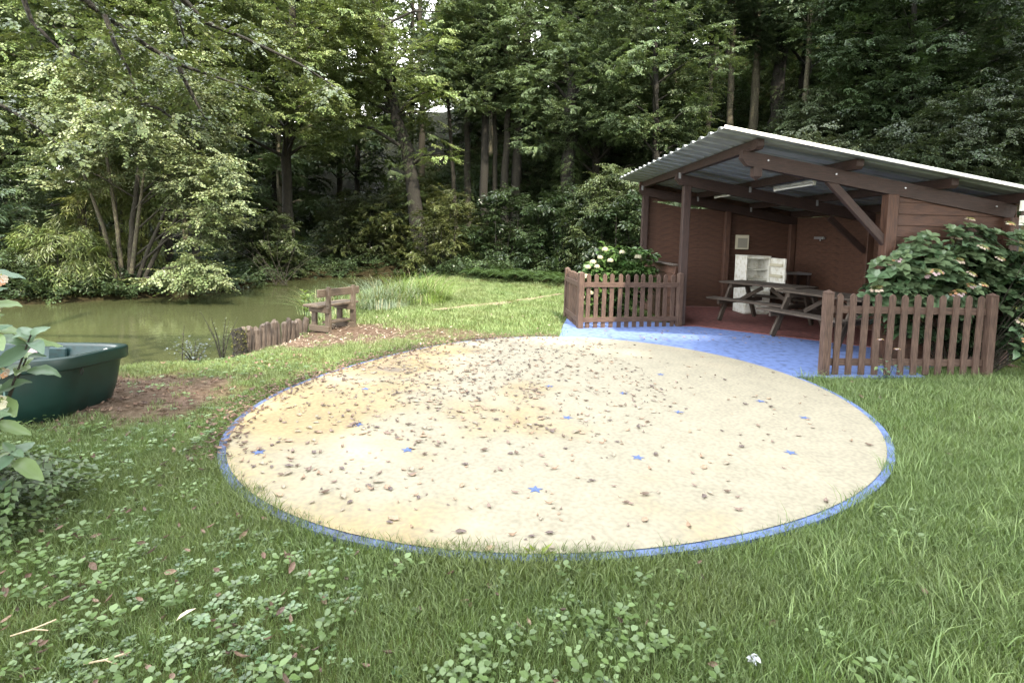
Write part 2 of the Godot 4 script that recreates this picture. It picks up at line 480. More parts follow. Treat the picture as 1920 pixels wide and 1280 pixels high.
	tag(struct("shelter_floor", fb.mesh(M.red_floor)), "dull red painted concrete floor of the shelter")

# ------------------------------------------------------------------ shelter
func extrude(b: MB, poly: Array, z0: float, z1: float) -> void:
	var f := []
	var k := []
	var mid := Vector3.ZERO
	for p: Vector2 in poly:
		f.append(Vector3(p.x, p.y, z1)); k.append(Vector3(p.x, p.y, z0)); mid += Vector3(p.x, p.y, 0) / poly.size()
	b.face(f, Vector3(0, 0, 1)); b.face(k, Vector3(0, 0, -1))
	for i in poly.size():
		var j := (i + 1) % poly.size()
		var o: Vector3 = (f[i] + f[j]) * 0.5 - mid
		o.z = 0
		b.face([f[i], f[j], k[j], k[i]], o)
const SL := 0.165
func rafter_y(x: float) -> float: return 2.70 - SL * x
func make_shelter() -> void:
	var t := thing("picnic_shelter", P(2.88, 7.01), deg_to_rad(1.0), "open reddish brown timber shelter with pale corrugated metal roof", "shelter")
	var sl := Basis(Vector3(0, 0, 1), -atan(SL))
	var cs := cos(atan(SL))
	# rafters with a cut-off lower corner at the high end
	var L := 3.62
	for z: float in [0.0, -2.63, -5.19]:
		var b := MB.new()
		extrude(b, [Vector2(0, -0.005), Vector2(0.005, 0), Vector2(L, 0), Vector2(L, -0.18), Vector2(0.1, -0.18), Vector2(0, -0.1)], -0.05, 0.05)
		obj("rafter", b.mesh(M.beam_x), t, Transform3D(sl, Vector3(0, rafter_y(0), z)))
		for x: float in [0.32, 1.2, 2.1, 3.3]:
			var bb := MB.new()
			bb.tube([Vector3(0, 0, 0.05), Vector3(0, 0, 0.062)], [0.011, 0.011], 8)
			if z == 0.0: obj("bolt", bb.mesh(M.metal), t, Transform3D(Basis(), Vector3(x, rafter_y(x) - 0.07, z)))
	for x: float in [0.11, 1.36, 2.56, 3.5]:
		var b := MB.new()
		extrude(b, [Vector2(-5.42, 0.12), Vector2(0.27, 0.12), Vector2(0.27, 0.035), Vector2(0.235, 0.0), Vector2(-5.42, 0.0)], -0.045, 0.045)
		obj("purlin", b.mesh(M.beam_z), t, Transform3D(Basis(Vector3(0, 1, 0), -PI / 2) * Basis(), Vector3(x, rafter_y(x) + 0.002, 0)))
	for z: float in [-2.63, -5.19]:
		for x: float in [0.11, 1.36, 2.56]:
			timber("bracket", t, Vector3(x - 0.06, rafter_y(x) - 0.02, z + 0.053), Vector3(0.04, 0.1, 0.004), M.metal, Basis(), 0.001)
	# ribbed roof sheets
	var prof := []
	for k in 3:
		var o := k * 0.33
		for p: Vector2 in [Vector2(0.0, 0), Vector2(0.10, 0), Vector2(0.13, 0.038), Vector2(0.19, 0.038), Vector2(0.22, 0)]: prof.append(p + Vector2(o, 0))
	prof.append(Vector2(0.988, 0))
	var sb := MB.new()
	var len := 4.42
	for i in prof.size() - 1:
		var p: Vector2 = prof[i]
		var q: Vector2 = prof[i + 1]
		sb.face([Vector3(0, p.y + 0.006, -p.x), Vector3(0, q.y + 0.006, -q.x), Vector3(len, q.y + 0.006, -q.x), Vector3(len, p.y + 0.006, -p.x)], Vector3.UP)
		sb.face([Vector3(0, p.y, -p.x), Vector3(0, q.y, -q.x), Vector3(len, q.y, -q.x), Vector3(len, p.y, -p.x)], Vector3.DOWN)
		sb.face([Vector3(0, p.y, -p.x), Vector3(0, q.y, -q.x), Vector3(0, q.y + 0.006, -q.x), Vector3(0, p.y + 0.006, -p.x)], Vector3.LEFT)
		sb.face([Vector3(len, p.y, -p.x), Vector3(len, q.y, -q.x), Vector3(len, q.y + 0.006, -q.x), Vector3(len, p.y + 0.006, -p.x)], Vector3.RIGHT)
	var sheet := sb.mesh(M.roof)
	for k in 6:
		obj("roof_sheet", sheet, t, Transform3D(sl, Vector3(-0.4, rafter_y(-0.4) + 0.126, 0.40 - k * 0.991)))
	timber("verge_trim", t, Vector3(-0.4 + len * 0.5 * cs, rafter_y(-0.4 + len * 0.5 * cs) + 0.143, 0.408), Vector3(len, 0.042, 0.012), M.white, sl, 0.002)
	# posts
	for p: Array in [[0.2, -2.63, 0.13], [1.96, 0.0, 0.14], [0.14, -5.19, 0.13], [3.5, 0.06, 0.12], [3.5, -2.63, 0.12], [3.48, -5.19, 0.12], [2.0, -5.17, 0.12]]:
		var x: float = p[0]
		var h := rafter_y(x) - 0.18 / cs - 0.034 + 0.006
		timber("post", t, Vector3(x, 0.034 + h * 0.5, p[1]), Vector3(p[2], h, p[2]), M.shed_y if p[1] > -1.0 else (M.shed_y if x > 1.5 else M.beam_y), Basis(), 0.008)
	# hanging stub with a pointed foot under the high end of the first rafter
	var pb := MB.new()
	var q4 := [Vector2(-0.055, -0.05), Vector2(0.055, -0.05), Vector2(0.055, 0.05), Vector2(-0.055, 0.05)]
	pb.prism(q4, -0.11, 0.0)
	for i in 4:
		var a: Vector2 = q4[i]
		var c: Vector2 = q4[(i + 1) % 4]
		pb.face([Vector3(a.x, -0.1101, a.y), Vector3(c.x, -0.1101, c.y), Vector3(0, -0.165, 0)], Vector3(a.x + c.x, -0.05, a.y + c.y))
	obj("pendant", pb.mesh(M.beam_y), t, Transform3D(Basis(), Vector3(0.2, rafter_y(0.2) - 0.178, 0.0)))
	var br := Vector3(1.93, 1.58, 0.0) - Vector3(1.14, 2.36, 0.0)
	timber("brace", t, Vector3(1.535, 1.97, 0.0), Vector3(br.length(), 0.1, 0.07), M.beam_x_own, basis_along(br), 0.006)
	timber("brace", t, Vector3(3.1, 1.72, -2.63), Vector3(0.9, 0.1, 0.06), M.beam_x_own, basis_along(Vector3(0.7, -0.6, 0)), 0.006)
	# lapped wall boards, each its own piece, cut along the rafter where they reach it
	var lap := func(called: String, wood: Material, x0: float, x1: float, z: float, out: float, y0: float, top: Callable) -> void:
		var y := y0
		while y < 2.9:
			var a: float = minf(y + 0.158, top.call(x0))
			var c: float = minf(y + 0.158, top.call(x1))
			if a - y > 0.02:
				var poly := [Vector2(x0, 0), Vector2(x1, 0), Vector2(x1, c - y), Vector2(x0, a - y)]
				if c - y < 0.02:
					var xe := x0 + (x1 - x0) * (a - y) / maxf(0.001, top.call(x0) - top.call(x1))
					poly = [Vector2(x0, 0), Vector2(minf(xe, x1), 0), Vector2(x0, a - y)]
				elif a - y > 0.157 and c - y < 0.157:
					var xk: float = x0 + (x1 - x0) * (top.call(x0) - y - 0.158) / (top.call(x0) - top.call(x1))
					if xk > x0 + 0.02: poly = [Vector2(x0, 0), Vector2(x1, 0), Vector2(x1, c - y), Vector2(xk, 0.158), Vector2(x0, 0.158)]
				var b := MB.new()
				extrude(b, poly, -0.011, 0.011)
				obj(called, b.mesh(wood), t, Transform3D(Basis(Vector3(1, 0, 0), -0.15 * out), Vector3(0, y + R(-0.003, 0.003), z)))
			y += 0.146
	lap.call("board", M.shed_x, 2.03, 3.44, 0.012, 1.0, 0.06, func(x: float) -> float: return rafter_y(x) - 0.1)
	lap.call("board", M.shed_x, 0.2, 3.44, -5.27, -1.0, 0.05, func(x: float) -> float: return rafter_y(x) + 0.1)
	# left half wall and right wall run along z: same pieces turned a quarter
	for row in 7:
		timber("board", t, Vector3(0.105, 0.12 + row * 0.146, -3.94), Vector3(2.4, 0.158, 0.022), M.shed_z, Basis(Vector3.UP, PI / 2) * Basis(Vector3.RIGHT, 0.09))
	timber("sill", t, Vector3(0.11, 1.09, -3.91), Vector3(0.14, 0.03, 2.42), M.grey_z)
	for row in 14:
		timber("board", t, Vector3(3.57, 0.12 + row * 0.146, -2.6), Vector3(5.3, 0.158, 0.022), M.shed_z, Basis(Vector3.UP, PI / 2) * Basis(Vector3.RIGHT, -0.09))
	timber("wall_plate", t, Vector3(3.56, 2.165, -2.6), Vector3(0.05, 0.12, 5.36), M.shed_z)
	timber("wall_plate", t, Vector3(1.8, rafter_y(1.8) + 0.058, -5.3), Vector3(3.62, 0.13, 0.03), M.shed_x, sl)
	timber("corner_board", t, Vector3(3.58, 1.0, 0.075), Vector3(0.05, 1.9, 0.03), M.dark, Basis(), 0.003)
	# tube lamps on the purlin (not lit)
	for q: Array in [[1.47, -4.0, "unlit tube lamp deeper inside the shelter ceiling"], [1.62, -1.75, "unlit tube lamp nearer the front of the shelter ceiling"]]:
		var l := thing("tube_lamp", t.transform * Vector3(q[0], rafter_y(q[0]) - 0.0, q[1]), deg_to_rad(1.0), q[2], "lamp")
		timber("housing", l, Vector3(0, 0.045, 0), Vector3(0.06, 0.04, 1.2), M.white, Basis(), 0.006)
		var tb := MB.new()
		tb.tube([Vector3(0, 0, -0.57), Vector3(0, 0, 0.57)], [0.018, 0.018], 10)
		obj("tube", tb.mesh(mat(Color(0.9, 0.9, 0.88), 0.25)), l)
		for e: float in [-0.585, 0.585]: timber("end_cap", l, Vector3(0, 0.003, e), Vector3(0.045, 0.05, 0.03), M.white, Basis(), 0.004)
		timber("hanger", l, Vector3(0, 0.09, 0.3), Vector3(0.02, 0.06, 0.02), M.metal, Basis(), 0.002)
	# framed notice on the back wall
	var np := thing("notice_board", t.transform * Vector3(2.36, 1.53, -5.19), deg_to_rad(1.0), "small pale framed notice on the dark back wall above the fridge", "notice")
	timber("frame", np, Vector3(0, 0, 0), Vector3(0.3, 0.32, 0.02), M.paper, Basis(), 0.003)
	timber("sheet", np, Vector3(0.01, -0.02, 0.012), Vector3(0.22, 0.22, 0.004), M.print, Basis(), 0.001)
	var sp := thing("wall_shelf", t.transform * Vector3(3.5, 1.66, -4.15), deg_to_rad(1.0), "short pale metal strip on the dark side wall inside the shelter", "shelf")
	timber("plate", sp, Vector3.ZERO, Vector3(0.05, 0.05, 0.32), M.metal, Basis(), 0.002)
	timber("bracket", sp, Vector3(0.018, -0.04, 0), Vector3(0.015, 0.04, 0.03), M.metal, Basis(), 0.002)
	# white slatted box at the shelter's outer corner, cut by the picture's right edge
	var wb := thing("nest_box", P(6.34, 6.72, 1.99), deg_to_rad(8), "white slatted box fixed at the shelter corner by the picture edge", "box")
	timber("panel", wb, Vector3(0, 0.09, 0), Vector3(0.2, 0.13, 0.1), M.white, Basis(), 0.004)
	timber("panel", wb, Vector3(0.0, -0.09, 0), Vector3(0.18, 0.12, 0.1), M.white, Basis(), 0.004)
	timber("back_rail", wb, Vector3(0.0, 0.0, -0.03), Vector3(0.16, 0.3, 0.03), M.grey_y, Basis(), 0.004)

func make_fridge() -> void:
	var t := thing("fridge", P(5.12, 11.58, 0.034), deg_to_rad(2.0), "old white fridge with its upper door standing open", "fridge")
	var W := 0.52
	var H := 1.2
	var D := 0.52
	var body := MB.new()
	body.box(Vector3(-W / 2 + 0.015, H / 2, 0), Vector3(0.03, H, D), 0.006)
	body.box(Vector3(W / 2 - 0.015, H / 2, 0), Vector3(0.03, H, D), 0.006)
	body.box(Vector3(0, H - 0.02, 0), Vector3(W - 0.062, 0.04, D), 0.004)
	body.box(Vector3(0, 0.02, 0), Vector3(W - 0.062, 0.04, D), 0.004)
	body.box(Vector3(0, H / 2, -D / 2 + 0.02), Vector3(W - 0.062, H - 0.082, 0.03), 0.003)
	body.box(Vector3(0, 0.5, 0.0), Vector3(W - 0.062, 0.04, D - 0.02), 0.003)
	obj("body", body.mesh(M.white), t)
	for y: float in [0.72, 0.93]: timber("shelf", t, Vector3(0, y, 0.0), Vector3(W - 0.07, 0.012, D - 0.1), M.white, Basis(), 0.002)
	timber("lower_door", t, Vector3(0, 0.27, D / 2 + 0.027), Vector3(W, 0.48, 0.05), M.white, Basis(), 0.012)
	timber("work_top", t, Vector3(0, H + 0.012, 0.0), Vector3(W + 0.01, 0.02, D + 0.02), M.white, Basis(), 0.006)
	var dr := timber("upper_door", t, Vector3(W / 2 + 0.02, 0.85, D / 2 + 0.27), Vector3(0.05, 0.68, 0.5), M.white, Basis(Vector3.UP, 0.06), 0.012)
	for y: float in [-0.25, -0.02, 0.2]: timber("door_rack", dr, Vector3(-0.045, y, 0), Vector3(0.04, 0.06, 0.42), M.paper, Basis(), 0.004)
	timber("handle", dr, Vector3(0.035, 0.0, 0.22), Vector3(0.02, 0.16, 0.02), M.white, Basis(), 0.004)
	var k := thing("counter", P(5.95, 11.75, 0.034), deg_to_rad(1.0), "dark low worktop against the back wall beside the fridge", "worktop")
	timber("top", k, Vector3(0, 0.86, 0), Vector3(0.8, 0.04, 0.5), M.metal, Basis(), 0.004)
	for x: float in [-0.36, 0.36]:
		for z: float in [-0.2, 0.2]: timber("leg", k, Vector3(x, 0.42, z), Vector3(0.05, 0.84, 0.05), M.beam_y, Basis(), 0.004)

func make_table(at: Vector3, turn: float, label: String) -> void:
	var t := thing("picnic_table", at, turn, label, "picnic table", "picnic tables under the shelter")
	var L := 1.5
	for k in 5: timber("table_plank", t, Vector3(0, 0.72, -0.32 + k * 0.16), Vector3(L, 0.035, 0.148), M.grey_x_own, Basis(), 0.006)
	for s: float in [-1.0, 1.0]:
		for k in 2: timber("seat_plank", t, Vector3(R(-0.01, 0.01), 0.43, s * (0.58 + k * 0.14)), Vector3(L, 0.035, 0.13), M.grey_x_own, Basis(), 0.006)
		timber("top_bearer", t, Vector3(s * 0.52, 0.662, 0), Vector3(0.045, 0.08, 0.7), M.grey_z, Basis(), 0.005)
		timber("seat_bearer", t, Vector3(s * 0.52, 0.372, 0), Vector3(0.045, 0.08, 1.46), M.grey_z, Basis(), 0.005)
		for q: float in [-1.0, 1.0]:
			var d := Vector3(0, 0.7, -q * 0.36)
			timber("leg", t, Vector3(s * 0.52 + s * 0.046, 0.35, q * 0.42), Vector3(d.length(), 0.1, 0.045), M.grey_x_own, basis_along(d, Vector3(1, 0, 0)) * Basis(Vector3.RIGHT, PI / 2), 0.005)
		var e := Vector3(-s * 0.42, 0.26, 0)
		timber("stay", t, Vector3(s * 0.29, 0.52, 0), Vector3(e.length(), 0.07, 0.04), M.grey_x_own, basis_along(e), 0.005)

func picket_mesh(key: String, w: float, h: float) -> Mesh:
	if not meshes.has(key):
		var b := MB.new()
		extrude(b, [Vector2(-w / 2, 0), Vector2(w / 2, 0), Vector2(w / 2, h - w * 0.42), Vector2(0.006, h), Vector2(-0.006, h), Vector2(-w / 2, h - w * 0.42)], -0.01, 0.01)
		meshes[key] = b.mesh(M.fence_y)
	return meshes[key]
func make_fence(a: Vector2, b: Vector2, n: int, rails_front: bool, h: float, label: String, ends := [true, true], rails_y := [0.8, 0.17]) -> void:
	var dir := b - a
	var len := dir.length()
	var turn := atan2(dir.y, dir.x)
	var t := thing("picket_fence", P(a.x, a.y), turn, label, "fence", "low brown picket fences")
	var zs := 0.022 if rails_front else -0.022
	for e in 2:
		if not ends[e]: continue
		var pb := MB.new()
		var q := 0.046
		pb.box(Vector3(0, h * 0.5, 0), Vector3(q * 2, h, q * 2), 0.006)
		var sq := [Vector3(-q - 0.004, h, -q - 0.004), Vector3(q + 0.004, h, -q - 0.004), Vector3(q + 0.004, h, q + 0.004), Vector3(-q - 0.004, h, q + 0.004)]
		for i in 4: pb.face([sq[i], sq[(i + 1) % 4], Vector3(0, h + 0.035, 0)], sq[i] + sq[(i + 1) % 4])
		pb.face([sq[0], sq[1], sq[2], sq[3]], Vector3.DOWN)
		obj("post", pb.mesh(M.fence_y), t, Transform3D(Basis(), Vector3(0 if e == 0 else len, 0, 0)))
	for y: float in rails_y:
		timber("rail", t, Vector3(len / 2, h * y, zs), Vector3(len - 0.094 if ends[0] and ends[1] else len, 0.085, 0.022), M.fence_x, Basis(), 0.004)
	for k in n:
		var x := 0.06 + (len - 0.12) * (k + 0.5) / n
		obj("picket", picket_mesh("pk%.2f" % h, 0.073, h - 0.02), t, Transform3D(Basis(Vector3(0, 0, 1), R(-0.012, 0.012)), Vector3(x + R(-0.006, 0.006), 0.01 + R(0, 0.012), 0)))

func make_bench() -> void:
	var g := ground_y(-2.8, 8.8) - 0.01
	var t := thing("garden_bench", P(-2.9, 8.57, g), atan2(0.89, 0.45), "small weathered wooden bench facing the pond", "bench")
	# local x along the bench, -z towards the pond
	var F := -1.0
	for x: float in [0.0, 0.55]:
		var b := MB.new()
		var h := 0.72
		extrude(b, [Vector2(-0.055, 0), Vector2(0.055, 0), Vector2(0.03, h), Vector2(-0.03, h)], -0.022, 0.022)
		obj("back_post", b.mesh(M.bench_y), t, Transform3D(Basis(Vector3.UP, PI / 2), Vector3(x, 0, 0)))
		timber("front_leg", t, Vector3(x, 0.2, F * 0.3), Vector3(0.05, 0.4, 0.1), M.bench_y, Basis(), 0.005)
		timber("seat_bearer", t, Vector3(x - 0.045, 0.355, F * 0.16), Vector3(0.035, 0.09, 0.42), M.bench_z, Basis(), 0.005)
		timber("foot_rail", t, Vector3(x - 0.045, 0.055, F * 0.15), Vector3(0.035, 0.095, 0.42), M.bench_z, Basis(), 0.005)
	timber("backrest", t, Vector3(0.275, 0.625, F * 0.05), Vector3(0.92, 0.125, 0.035), M.bench_x, Basis(), 0.008)
	timber("seat_plank", t, Vector3(0.27, 0.42, F * 0.29), Vector3(0.9, 0.04, 0.17), M.bench_x, Basis(), 0.008)
	timber("seat_plank", t, Vector3(0.27, 0.42, F * 0.11), Vector3(0.9, 0.04, 0.16), M.bench_x, Basis(), 0.008)
	timber("stretcher", t, Vector3(0.29, 0.14, F * 0.1), Vector3(0.5, 0.035, 0.16), M.bench_x, Basis(), 0.006)

func make_stakes() -> void:
	var t := thing("log_revetment", P(-3.74, 7.45, -0.35), 0.0, "row of upright weathered log stakes edging the pond", "stakes")
	for k in 14:
		var f := k / 13.0
		var x := lerpf(0.0, 0.2, f) + R(-0.02, 0.02)
		var d := lerpf(0.0, 1.75, f)
		var h := lerpf(0.45, 0.39, f) + R(-0.05, 0.04)
		var r := R(0.04, 0.066)
		var b := MB.new()
		var lx := R(-0.03, 0.03)
		b.tube([Vector3(0, 0, 0), Vector3(lx * 0.5, h * 0.5, 0), Vector3(lx, h - 0.004, R(-0.02, 0.02)), Vector3(lx, h, 0)], [r, r * 0.97, r * 0.93, r * 0.86], 9, true, 0.3)
		obj("stake", b.mesh(M.stake_y), t, Transform3D(Basis(), P(x, d)))
	var s := thing("mossy_stump", P(-3.68, 7.3, -0.12), 0.0, "short mossy stump at the near end of the stakes", "stump")
	var sb := MB.new()
	sb.tube([Vector3(0, -0.2, 0), Vector3(0, 0.1, 0), Vector3(-0.02, 0.26, 0), Vector3(-0.03, 0.3, 0)], [0.1, 0.085, 0.08, 0.055], 10, true, 0.2)
	obj("trunk", sb.mesh(M.bark_dark), s)
	var w := []
	var c := []
	for k in 260:
		var a := R(0, TAU)
		var y := R(0.0, 0.3)
		w.append(Transform3D(Basis.from_euler(Vector3(R(-1, 1), R(0, TAU), R(-1, 1))) * R(0.5, 0.9), Vector3(cos(a) * 0.088, y, sin(a) * 0.088)))
		c.append(Color(0.12, 0.11, 0.02).lerp(Color(0.05, 0.06, 0.015), rng.randf()))
	copies("moss", M.m_chip, w, c, s)

func make_boat() -> void:
	var t := thing("rowing_boat", P(-4.71, 4.36, -0.05), deg_to_rad(2.0), "dark green plastic rowing boat pulled up on the bank", "boat")
	t.rotation = Vector3(deg_to_rad(-3.5), deg_to_rad(1.0), deg_to_rad(0.0))
	var N := 72
	var loft := func(b: MB, lv: Array, close: bool) -> void:
		var b0 := b.v.size()
		for i in lv.size():
			var e: Array = lv[i]
			for k in N + 1:
				var a := TAU * (k % N) / N
				var ex := 0.4
				var x: float = e[1] * signf(cos(a)) * pow(absf(cos(a)), ex)
				var z: float = e[2] * signf(sin(a)) * pow(absf(sin(a)), ex)
				z *= 1.0 - 0.08 * smoothstep(0.5, 1.0, x / e[1])
				var sheer := 0.035 * pow(x / 1.35, 2.0) * smoothstep(0.1, 0.5, e[0])
				b.add(Vector3(x, e[0] + sheer, z), Vector3.ZERO)
		for i in lv.size() - 1:
			for k in N:
				var p := b0 + i * (N + 1) + k
				var q := p + N + 1
				b.ix.append_array([p, q, p + 1, p + 1, q, q + 1])
		if close:
			var mid := b.add(Vector3(0, lv[-1][0], 0), Vector3.UP)
			for k in N: b.ix.append_array([b0 + (lv.size() - 1) * (N + 1) + k, mid, b0 + (lv.size() - 1) * (N + 1) + k + 1])
		# smooth normals
		for i in b.n.size(): b.n[i] = Vector3.ZERO
		for k in range(0, b.ix.size(), 3):
			var nn := (b.v[b.ix[k + 2]] - b.v[b.ix[k]]).cross(b.v[b.ix[k + 1]] - b.v[b.ix[k]])
			for m in 3: b.n[b.ix[k + m]] += nn
		for i in lv.size():
			var s0 := b0 + i * (N + 1)
			var sm := b.n[s0] + b.n[s0 + N]
			b.n[s0] = sm; b.n[s0 + N] = sm
		for i in b.n.size(): b.n[i] = b.n[i].normalized()
	var hb := MB.new()
	loft.call(hb, [[-0.05, 0.8, 0.15], [-0.045, 1.06, 0.33], [-0.02, 1.15, 0.41], [0.03, 1.215, 0.46], [0.1, 1.26, 0.492], [0.2, 1.292, 0.512], [0.32, 1.31, 0.522], [0.42, 1.32, 0.528]], false)
	obj("hull", hb.mesh(M.boat), t)
	var rb := MB.new()
	loft.call(rb, [[0.42, 1.312, 0.522], [0.422, 1.355, 0.562], [0.43, 1.365, 0.572], [0.505, 1.365, 0.572], [0.52, 1.358, 0.565], [0.524, 1.345, 0.552], [0.52, 1.3, 0.507], [0.5, 1.292, 0.5]], false)
	obj("rim", rb.mesh(M.boat), t)
	var ib := MB.new()
	loft.call(ib, [[0.502, 1.293, 0.501], [0.36, 1.275, 0.485], [0.345, 1.23, 0.44], [0.335, 1.225, 0.435], [0.15, 1.18, 0.39], [0.13, 1.12, 0.34]], true)
	obj("liner", ib.mesh(M.boat_in), t)
	for q: Array in [[0.92, 0.36, 0.4], [0.15, 0.34, 0.3], [-0.75, 0.36, 0.4]]:
		timber("seat", t, Vector3(q[0], q[1] - 0.09, 0), Vector3(q[2], 0.16, 0.7), M.boat_in, Basis(), 0.03)
	for q: Array in [[0.62, -0.47], [-0.1, -0.47]]:
		timber("rib", t, Vector3(q[0], 0.42, q[1]), Vector3(0.16, 0.15, 0.03), M.boat_in, Basis(), 0.01)
	# pale oval maker's plate on the far inside wall
	var pb := MB.new()
	var oval := []
	for k in 28:
		var a := TAU * k / 28
		oval.append(Vector2(0.125 * signf(cos(a)) * pow(absf(cos(a)), 0.45), 0.045 * signf(sin(a)) * pow(absf(sin(a)), 0.7)))
	extrude(pb, oval, -0.004, 0.004)
	obj("plate", pb.mesh(M.plate), t, Transform3D(Basis(), Vector3(0.3, 0.435, -0.477)))
	timber("plate", t, Vector3(-0.05, 0.44, -0.477), Vector3(0.06, 0.045, 0.006), M.plate, Basis(), 0.002)
	# rowlock on the near rim with its pin and a white tie
	var kb := MB.new()
	kb.tube([Vector3(0, -0.11, 0), Vector3(0, 0.03, 0)], [0.02, 0.02], 8)
	kb.tube([Vector3(0, 0.028, 0), Vector3(-0.012, 0.055, 0), Vector3(0.0, 0.075, 0)], [0.014, 0.012, 0.009], 7)
	obj("rowlock", kb.mesh(M.rust), t, Transform3D(Basis(), Vector3(0.97, 0.53, 0.575)))
	var tb := MB.new()
	tb.tube([Vector3(0, 0, 0), Vector3(0.03, 0.01, 0.01), Vector3(0.06, 0.0, 0.012), Vector3(0.075, -0.012, 0.0), Vector3(0.05, -0.022, 0.01), Vector3(0.02, -0.015, 0.01)], [0.008, 0.009, 0.009, 0.008, 0.008, 0.006], 6)
	obj("tie", tb.mesh(M.white), t, Transform3D(Basis(), Vector3(0.985, 0.5, 0.585)))
	var sk := MB.new()
	sk.tube([Vector3(0, 0, 0), Vector3(0, 0.0, 0.022)], [0.012, 0.012], 10)
	obj("screw", sk.mesh(M.white), t, Transform3D(Basis(), Vector3(1.33, 0.552, -0.08)))
	timber("streak", t, Vector3(1.02, 0.24, 0.5), Vector3(0.012, 0.17, 0.004), mat(Color(0.35, 0.45, 0.43), 0.7), Basis(Vector3.RIGHT, 0.13) * Basis(Vector3(0, 0, 1), -0.05), 0.001)
	var lb := MB.new()
	lb.tube([Vector3(0, 0, 0), Vector3(0.012, -0.03, 0), Vector3(0.0, -0.055, 0), Vector3(-0.012, -0.03, 0), Vector3(-0.004, 0, 0)], [0.004, 0.004, 0.004, 0.004, 0.004], 5)
	obj("loop", lb.mesh(M.dark), t, Transform3D(Basis(), Vector3(1.345, 0.45, 0.2)))

